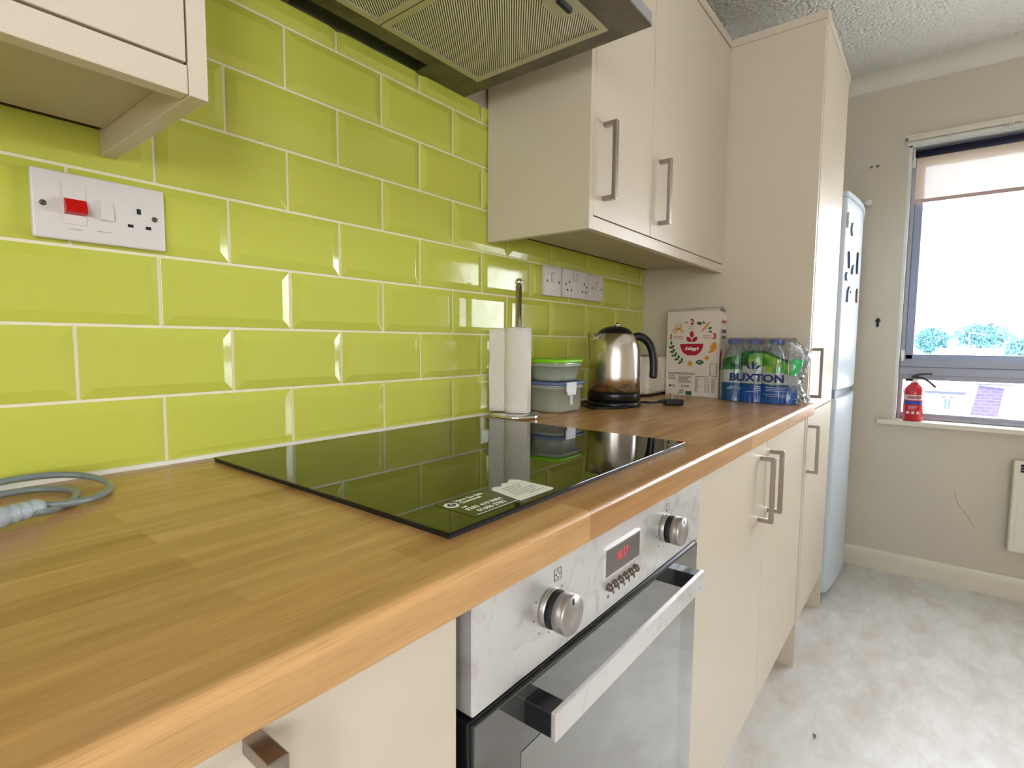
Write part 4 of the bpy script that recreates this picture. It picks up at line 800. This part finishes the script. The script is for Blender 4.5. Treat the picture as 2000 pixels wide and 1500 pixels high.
def crumple(name, fn, mi_fn, mats, nu=60, nv=50, amp=0.006, fr=30, seed=0, parent=None):
    bm = bmesh.new(); rows = []
    for j in range(nv + 1):
        row = []
        for i in range(nu + 1):
            p = Vector(fn(i / nu, j / nv)); q = p * fr + Vector((seed, 0, 0))
            d = Vector((noise.noise(q), noise.noise(q + Vector((7, 1, 2))), noise.noise(q + Vector((3, 9, 4))))) * amp
            q = p * fr * 2.7 + Vector((seed, 5, 0)); d += Vector((abs(noise.noise(q)), noise.noise(q + Vector((7, 1, 2))), abs(noise.noise(q + Vector((3, 9, 4)))))) * amp * 0.5
            p += d; p.z = max(p.z, 0.0015); p.x = min(p.x, XT - 0.004); row.append(bm.verts.new(p))
        rows.append(row)
    for j in range(nv):
        for i in range(nu):
            k = mi_fn((i + 0.5) / nu, (j + 0.5) / nv)
            if k is None: continue
            f = bm.faces.new((rows[j][i], rows[j][i + 1], rows[j + 1][i + 1], rows[j + 1][i])); f.material_index = k; f.smooth = True
    return obj(name, bm, mats, parent)
FCR = clear('crinkled_clear_film', (240, 243, 248), gloss=0.13, rough=0.10, haze=0.16, hazecol=(226, 230, 236), crinkle=(45, 1.0))
def endf(u, v):   # bag-like torn end: u across (front to back), v up
    a = PI * (u * 1.0); w = 0.046 + 0.010 * math.sin(PI * v)
    prof = [(0, 0.030), (0.12, 0.034), (0.3, 0.026), (0.5, 0.030), (0.7, 0.050), (0.85, 0.044), (0.95, 0.022), (1.0, 0.0)]
    for (p, a_), (q, b_) in zip(prof, prof[1:]):
        if p <= v <= q: o = a_ + (b_ - a_) * (v - p) / (q - p); break
    return (PXF + 0.064 - w * math.cos(a), -0.553 - o * math.sin(a) ** 0.7, 0.002 + 0.190 * v)
def endm(u, v):
    if u < 0.30 and 0.48 < v < 0.72 and u > 0.02: return 1
    if 0.36 < u < 0.62 and 0.34 < v < 0.56 and abs((v - 0.34) - (u - 0.36) * 0.8) < 0.07: return 2
    return 0
crumple('torn_end_film', endf, endm, [FCR, mat('film_light_green', (60, 190, 110), 0.25, coat=0.5), mat('film_deep_green', (44, 104, 84), 0.25, coat=0.5)], amp=0.009, fr=26, seed=3, parent=t)
def footf(u, v): return (PXF + 0.018 + 0.07 * v, -0.560 - 0.045 * u, 0.004 + 0.030 * (1 - u) * v + 0.012 * math.sin(9 * u + 4 * v) ** 2)
crumple('torn_foot_film', footf, lambda u, v: 0, [clear('silvery_film', (225, 228, 232), gloss=0.35, rough=0.12, haze=0.25, hazecol=(235, 236, 240), crinkle=(60, 1.0))], nu=30, nv=26, amp=0.010, fr=50, seed=9, parent=t)
bm = bmesh.new(); tube(bm, smooth_path([(PXF + 0.06, -0.592, 0.176), (PXF + 0.058, -0.600, 0.190), (PXF + 0.06, -0.607, 0.199), (PXF + 0.064, -0.600, 0.205), (PXF + 0.064, -0.594, 0.197), (PXF + 0.062, -0.594, 0.182)]), 0.0016, 8); obj('film_curl', bm, FCR, t)

# ================================================================== WINDOW WALL THINGS
ex, ey = 2.815, -0.838
t = thing('fire_extinguisher', 'small red fire extinguisher standing on the window sill', 'fire extinguisher', (ex, ey, -0.163))
bm = bmesh.new(); z0 = -0.1635; lathe(bm, [(0.034, z0), (0.0385, z0 + 0.004), (0.0385, z0 + 0.128), (0.0375, z0 + 0.140), (0.033, z0 + 0.154), (0.024, z0 + 0.165), (0.0155, z0 + 0.171), (0.0145, z0 + 0.180)], (ex, ey, 0), n=44); cy = obj('cylinder', bm, EXTR, t)
iv2 = Vector((ex + 0.3, ey + 0.9025, 0)).normalized()
LBR, LBB = mat('label_dark_red', (168, 10, 26), 0.4), mat('label_blue', (40, 66, 170), 0.4); LBW = mat('label_white', (232, 214, 214), 0.4)
def band(zb0, zb1, m, nm, a0=-70, a1=70, r=0.0388):
    bm = bmesh.new(); base = math.atan2(-iv2.y, -iv2.x); rs = []
    for z in (zb0, zb1): rs.append(ring(bm, [(ex + r * math.cos(base + R(a)), ey + r * math.sin(base + R(a)), z) for a in range(a0, a1 + 1, 10)]))
    skin_rings(bm, rs, closed=False, cap0=False, cap1=False); return obj(nm, bm, m, cy)
band(z0 + 0.098, z0 + 0.122, LBW, 'white_label_band'); band(z0 + 0.078, z0 + 0.094, LBB, 'blue_label_band', -60, 60)
rX = Vector((iv2.y * -1, iv2.x, 0)) * -1
text('lettering', 'LIFESAVER', 0.0175, Vector((ex, ey, z0 + 0.110)) - iv2 * 0.0394, rX, VZ, LBR, cy, depth=0.0006, bold=0.0007, shear=0.2, sx=0.70)
bm = bmesh.new()
for k in range(3): prism(bm, [(-0.018, 0), (0.016 - k * 0.004, 0), (0.016 - k * 0.004, 0.0016), (-0.018, 0.0016)], Vector((ex, ey, z0 + 0.068 - k * 0.006)) - iv2 * 0.0392, rX, VZ, 0.0003)
for k in range(3): prism(bm, rrect(-0.024 + k * 0.019, -0.013 + k * 0.019, 0, 0.012, 0.002, 2), Vector((ex, ey, z0 + 0.034)) - iv2 * (0.0394 if k == 1 else 0.036), rX, VZ, 0.0003)
obj('pictograms', bm, LBW, cy)
bm = bmesh.new(); lathe(bm, [(0.0125, z0 + 0.181), (0.013, z0 + 0.196), (0.009, z0 + 0.200)], (ex, ey, 0), n=20); vv = obj('valve', bm, NICKD, t)
bm = bmesh.new(); E0 = Vector((ex, ey, 0)); tube(bm, [E0 - rX * 0.010 + VZ * (z0 + 0.190), E0 - rX * 0.034 + VZ * (z0 + 0.190)], 0.005, 12); obj('nozzle', bm, BLKM, t)
bm = bmesh.new(); tube(bm, smooth_path([E0 - rX * 0.010 + VZ * (z0 + 0.203), E0 + rX * 0.010 + VZ * (z0 + 0.214), E0 + rX * 0.035 + VZ * (z0 + 0.219), E0 + rX * 0.062 + VZ * (z0 + 0.220)]), 0.0042, 10); tube(bm, smooth_path([E0 + VZ * (z0 + 0.202), E0 + rX * 0.020 + VZ * (z0 + 0.202), E0 + rX * 0.048 + VZ * (z0 + 0.188), E0 + rX * 0.078 + VZ * (z0 + 0.160)]), 0.0042, 10); obj('lever', bm, BLK, t)
bm = bmesh.new(); lathe(bm, [(0.010, 0), (0.010, 0.003)], E0 + VZ * (z0 + 0.186) + rX * 0.002 - iv2 * 0.013, n=18, axis='x'); obj('pressure_gauge', bm, WPLAS, t)
# roller blind
t = thing('roller_blind', 'cream translucent roller blind pulled a little way down the window', 'blind', (2.835, -1.5, 1.08))
bm = bmesh.new(); tube(bm, [(2.836, -0.785, 1.062), (2.836, -1.8, 1.062), (2.836, -2.29, 1.062)], 0.017, 20); obj('tube', bm, NAVY, t, 'navy blue roller tube')
q = NT('blind_fabric'); q.n.remove(q.b); df = q.new('ShaderNodeBsdfDiffuse', Color=srgb((224, 206, 186))); tl = q.new('ShaderNodeBsdfTranslucent', Color=srgb((232, 214, 196))); tp = q.new('ShaderNodeBsdfTransparent', Color=srgb((214, 232, 255)))
mx = q.new('ShaderNodeMixShader', Fac=0.07); q.link(df.outputs[0], mx.inputs[1]); q.link(tl.outputs[0], mx.inputs[2]); m2 = q.new('ShaderNodeMixShader', Fac=0.026); q.link(mx.outputs[0], m2.inputs[1]); q.link(tp.outputs[0], m2.inputs[2]); q.link(m2.outputs[0], q.n['Material Output'].inputs[0]); BLF = q.m
bm = bmesh.new(); bm.faces.new(ring(bm, [(2.8395, -2.28, 0.856), (2.8395, -0.790, 0.856), (2.8395, -0.790, 1.052), (2.8395, -2.28, 1.052)])); obj('fabric', bm, BLF, t)
bm = bmesh.new(); box(bm, 2.8365, 2.8425, -2.28, -0.788, 0.842, 0.858, bev=0.001); obj('bottom_bar', bm, mat('blind_bar', (196, 168, 160), 0.6), t)
bm = bmesh.new(); box(bm, 2.818, 2.856, -0.784, -0.776, 1.040, 1.086, bev=0.001); box(bm, 2.818, 2.824, -0.788, -0.776, 1.000, 1.045, bev=0.001); obj('bracket', bm, WFR, t)
# curtain track
t = thing('curtain_track', 'white curtain track with gliders along the top of the window', 'curtain track', (2.78, -1.5, 1.13))
bm = bmesh.new(); box(bm, 2.776, 2.799, -2.42, -0.748, 1.126, 1.136, bev=0.001); box(bm, 2.776, 2.780, -2.42, -0.748, 1.112, 1.128); box(bm, 2.795, 2.799, -2.42, -0.748, 1.112, 1.128); obj('rail', bm, TRIMW, t)
sbox('pelmet_board', WFR, 2.792, 2.7995, -2.42, -0.752, 1.094, 1.111, parent=t)
bm = bmesh.new(); lathe(bm, [(0.006, 0), (0.006, 0.005)], (2.770, -0.752, 1.117), axis='x', n=14); obj('end_stop', bm, NICKD, t)
for y in (-0.90, -1.085, -1.095, -1.105, -1.135, -1.15):
    bm = bmesh.new(); tube(bm, [(2.774 + 0.004 * math.sin(a), y + 0.004 * math.cos(a), 1.104 + 0.007 * math.cos(2 * a)) for a in [k * 2 * PI / 12 for k in range(13)]], 0.0011, 6); box(bm, 2.773, 2.776, y - 0.003, y + 0.003, 1.108, 1.130); obj('glider', bm, TRIMW, t)
# panel heater
t = thing('panel_heater', 'cream wall panel heater with black top grille at the right edge', 'heater', (2.77, -1.5, -0.5))
bm = bmesh.new(); box(bm, 2.735, 2.787, -1.80, -1.192, -0.680, -0.290, bev=0.006); obj('casing', bm, WPLAS2, t)
bm = bmesh.new(); box(bm, 2.7335, 2.7365, -1.78, -1.212, -0.337, -0.303); g_ = obj('grille', bm, BLKM, t)
bm = bmesh.new()
for k in range(2): box(bm, 2.7322, 2.7335, -1.78, -1.212, -0.3160 - k * 0.011, -0.3140 - k * 0.011)
obj('grille_bar', bm, NICK, g_)
bm = bmesh.new(); box(bm, 2.7335, 2.7352, -1.782, -1.210, -0.668, -0.345, bev=0.0008); obj('front_panel', bm, mat('heater_front', (224, 222, 202), 0.45), t)
bm = bmesh.new(); box(bm, 2.787, 2.7995, -1.70, -1.66, -0.64, -0.34); box(bm, 2.787, 2.7995, -1.34, -1.30, -0.64, -0.34); obj('wall_bracket', bm, BLKM, t)
# small fixings on the window wall
bm = bmesh.new(); box(bm, 2.772, 2.7995, -0.632, -0.604, 0.848, 0.872, bev=0.005); tube(bm, smooth_path([(2.772, -0.618, 0.862), (2.757, -0.612, 0.862), (2.752, -0.600, 0.852), (2.755, -0.590, 0.845)]), 0.005, 8); tag(obj('wall_hook', bm, WPLAS), 'small white plastic hook on the wall beside the top of the fridge', 'hook')
for y, lb in ((-0.620, 'left of two small wall plugs in the wall left of the window'), (-0.644, 'right of two small wall plugs in the wall left of the window')):
    bm = bmesh.new(); lathe(bm, [(0.0055, 0), (0.0055, 0.003), (0.003, 0.004)], (2.7955, y, 1.029), axis='x', n=10); box(bm, 2.792, 2.7955, y - 0.004, y + 0.006, 1.026, 1.0285); tag(obj('wall_plug', bm, NICKD), lb, 'wall plug', 'wall plugs beside the window')
bm = bmesh.new(); M = [(-0.0045, -0.022), (0.0045, -0.022), (0.005, 0.004), (0.013, 0.006), (0.006, 0.012), (0.004, 0.020), (-0.006, 0.020), (-0.008, 0.010), (-0.014, 0.006), (-0.006, 0.002)]
prism(bm, M, (2.7995, -0.681, 0.295), VY, VZ, -0.004); tag(obj('key_hook', bm, BLKM), 'small black hook on the wall between fridge and window', 'hook')
bm = bmesh.new(); tube(bm, smooth_path([(2.7985, -1.010, -0.47), (2.7985, -1.022, -0.52), (2.7985, -1.055, -0.565), (2.7985, -1.085, -0.62)]), 0.0007, 5); tag(obj('hairline_crack', bm, HAIR), 'thin curved hairline mark on the wall beside the panel heater', 'mark')
# crumbs on the floor
for (x, y, lb, s) in ((1.32, -0.70, 'dark curled crumb on the floor below the base cabinets', 0.010), (1.46, -1.12, 'small dark crumb on the floor at lower right', 0.006)):
    bm = bmesh.new(); tube(bm, smooth_path([(x, y, ZF + 0.0022), (x + s, y - 0.3 * s, ZF + 0.003), (x + 1.6 * s, y + 0.4 * s, ZF + 0.0022)]), 0.0018, 6); tag(obj('floor_crumb', bm, NICKD), lb, 'crumb')
# ================================================================== OUTSIDE
WREN = mat('white_render_wall', (232, 232, 228), 0.9); PANT = mat('pale_pink_roof_tile', (66, 52, 58), 0.9, mott=(1.2, (150, 130, 134), 0.42, 0.58))
def brick():
    q = NT('purple_roof_tiles'); tc = q.new('ShaderNodeTexCoord'); br = q.new('ShaderNodeTexBrick', Scale=1.0); br.inputs['Brick Width'].default_value = 0.7; br.inputs['Row Height'].default_value = 0.26; br.inputs['Mortar Size'].default_value = 0.03
    br.inputs['Color1'].default_value = srgb((36, 30, 58)); br.inputs['Color2'].default_value = srgb((48, 38, 66)); br.inputs['Mortar'].default_value = srgb((60, 54, 84))
    mp = q.new('ShaderNodeMapping'); mp.inputs['Rotation'].default_value = (0, R(90), R(90)); q.link(tc.outputs['Object'], mp.inputs[0]); q.link(mp.outputs[0], br.inputs['Vector']); q.link(br.outputs[0], q.b.inputs['Base Color']); q.b.inputs['Roughness'].default_value = 0.9; return q.m
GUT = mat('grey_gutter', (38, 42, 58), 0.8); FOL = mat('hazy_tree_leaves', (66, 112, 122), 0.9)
gb = bmesh.new(); box(gb, 3.2, 400, -160, 160, -11.2, -11.0); g = obj('ground', gb, mat('pale_tarmac', (210, 206, 200), 0.9)); g['kind'] = 'structure'
K2 = 1.9     # houses stand about 60 m away
def P2(y, z): return y * K2, 0.188 + (z - 0.188) * K2
t = thing('house', 'pale rendered house with pink tiled roof seen behind the fire extinguisher', 'house', (62, -1, -11))
ya_, za_ = P2(1.8, -2.02); yb_, zb_ = P2(-1.62, -2.02)
sbox('wall', WREN, 61, 68, yb_ + 0.25, ya_, -11, zb_ - 0.02, parent=t)
bm = bmesh.new(); prism(bm, [(60.6, zb_), (64.5, zb_ + 2.4), (68.4, zb_)], (0, ya_ + 0.3, 0), VX, VZ, ya_ - yb_ + 0.9); obj('roof', bm, PANT, t)
sbox('gutter', GUT, 60.45, 60.62, yb_ - 0.15, ya_ + 0.3, zb_ - 0.10, zb_ + 0.14, parent=t)
w0, wz0 = P2(-1.24, -2.85); w1, wz1 = P2(-0.92, -2.25)
bm = bmesh.new(); frame2(bm, (60.92, w1, wz0), w1 - w0, wz1 - wz0, 0.09, X=-VY, Y=VZ, d=-0.05); box(bm, 60.90, 60.97, (w0 + w1) / 2 - 0.05, (w0 + w1) / 2 + 0.05, wz0, wz1); wf = obj('window', bm, WREN, t)
sbox('pane', mat('teal_far_glass', (28, 58, 66), 0.6), 60.98, 60.99, w0, w1, wz0, wz1, parent=wf)
sbox('lintel', GUT, 60.90, 60.99, w0 - 0.1, w1 + 0.1, wz1, wz1 + 0.07, parent=t)
t = thing('house', 'house with a purple tiled roof slope and white walls seen through the lower window', 'house', (60, -8, -11))
bm = bmesh.new(); yc, zc_ = P2(-2.17, -1.62); yd_, zd_ = P2(-3.05, -1.72); ye, ze = P2(-2.80, -2.95); yf_, zf_ = P2(-1.90, -2.9)
a = ring(bm, [(61.5, yc, zc_), (61.5, yd_, zd_), (59.5, ye, ze), (59.5, yf_, zf_)]); b = ring(bm, [(61.7, yc, zc_), (61.7, yd_, zd_), (59.7, ye, ze), (59.7, yf_, zf_)]); skin_rings(bm, [a, b], smooth=False); obj('tiled_roof_slope', bm, brick(), t)
sbox('ridge_gutter', GUT, 61.3, 61.5, yd_ - 0.5, yc + 0.15, zc_ + 0.05, zc_ + 0.17, parent=t)
bm = bmesh.new(); box(bm, 62.2, 68, -30, yb_ - 0.8, -11, P2(0, -1.9)[1]); box(bm, 59.8, 61.4, ye + 0.2, yf_ - 0.2, -11, zf_ - 0.3); obj('wall', bm, WREN, t)
t = thing('house', 'distant low white roofed building in front of the left trees', 'house', (80, -4, -11))
sbox('wall', WREN, 80, 86, -6.2, -1.2, -11, -0.85, parent=t); bm = bmesh.new(); prism(bm, [(79.5, -0.85), (83, -0.12), (86.5, -0.85)], (0, -1.0, 0), VX, VZ, 5.4); obj('roof', bm, WREN, t); sbox('chimney', WREN, 82, 82.8, -2.9, -2.1, -0.35, 0.8, parent=t)
def tree(label, x, y, w, ztop, seed):
    random.seed(seed); t = thing('tree', label, 'tree', (x, y, -11), 'hazy trees on the skyline')
    bm = bmesh.new(); tube(bm, [(x, y, -11), (x + 0.2, y, -5), (x, y, ztop - 2.5)], [0.4, 0.3, 0.12], 8); obj('trunk', bm, NICKD, t)
    bm = bmesh.new()
    for _ in range(3600):
        u, th = random.random() ** 0.45, random.random() * 2 * PI; ph = random.uniform(-1, 1)
        rr_ = math.sqrt(1 - ph * ph) * u; lump = 1 + 0.22 * math.sin(3 * th + seed) + 0.15 * math.sin(7 * th + 2 * seed)
        c = Vector((x + rr_ * math.cos(th) * w * 0.8, y + rr_ * math.sin(th) * w * lump, ztop - 2.6 + ph * u * 2.6 * (0.85 + 0.15 * math.cos(5 * th))))
        s = random.uniform(0.16, 0.46); a, b_, c_ = [Vector((random.gauss(0, 1), random.gauss(0, 1), random.gauss(0, 1))).normalized() * s for _ in range(3)]
        try: bm.faces.new((bm.verts.new(c + a), bm.verts.new(c + b_), bm.verts.new(c + c_)))
        except ValueError: pass
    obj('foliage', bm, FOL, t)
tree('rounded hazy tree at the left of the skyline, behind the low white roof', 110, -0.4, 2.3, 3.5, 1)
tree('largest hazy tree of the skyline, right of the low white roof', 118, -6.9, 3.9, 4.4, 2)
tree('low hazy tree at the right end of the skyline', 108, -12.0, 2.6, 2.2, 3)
bm = bmesh.new(); tube(bm, [(72, -4.0, -11), (72, -3.72, -2), (72, -3.62, 1.55)], 0.05, 6); tube(bm, [(72, -3.62, 1.55), (72, -4.9, 1.28)], 0.05, 6); tag(obj('street_lamp', bm, WREN), 'thin white street lamp post in front of the largest tree', 'street lamp')
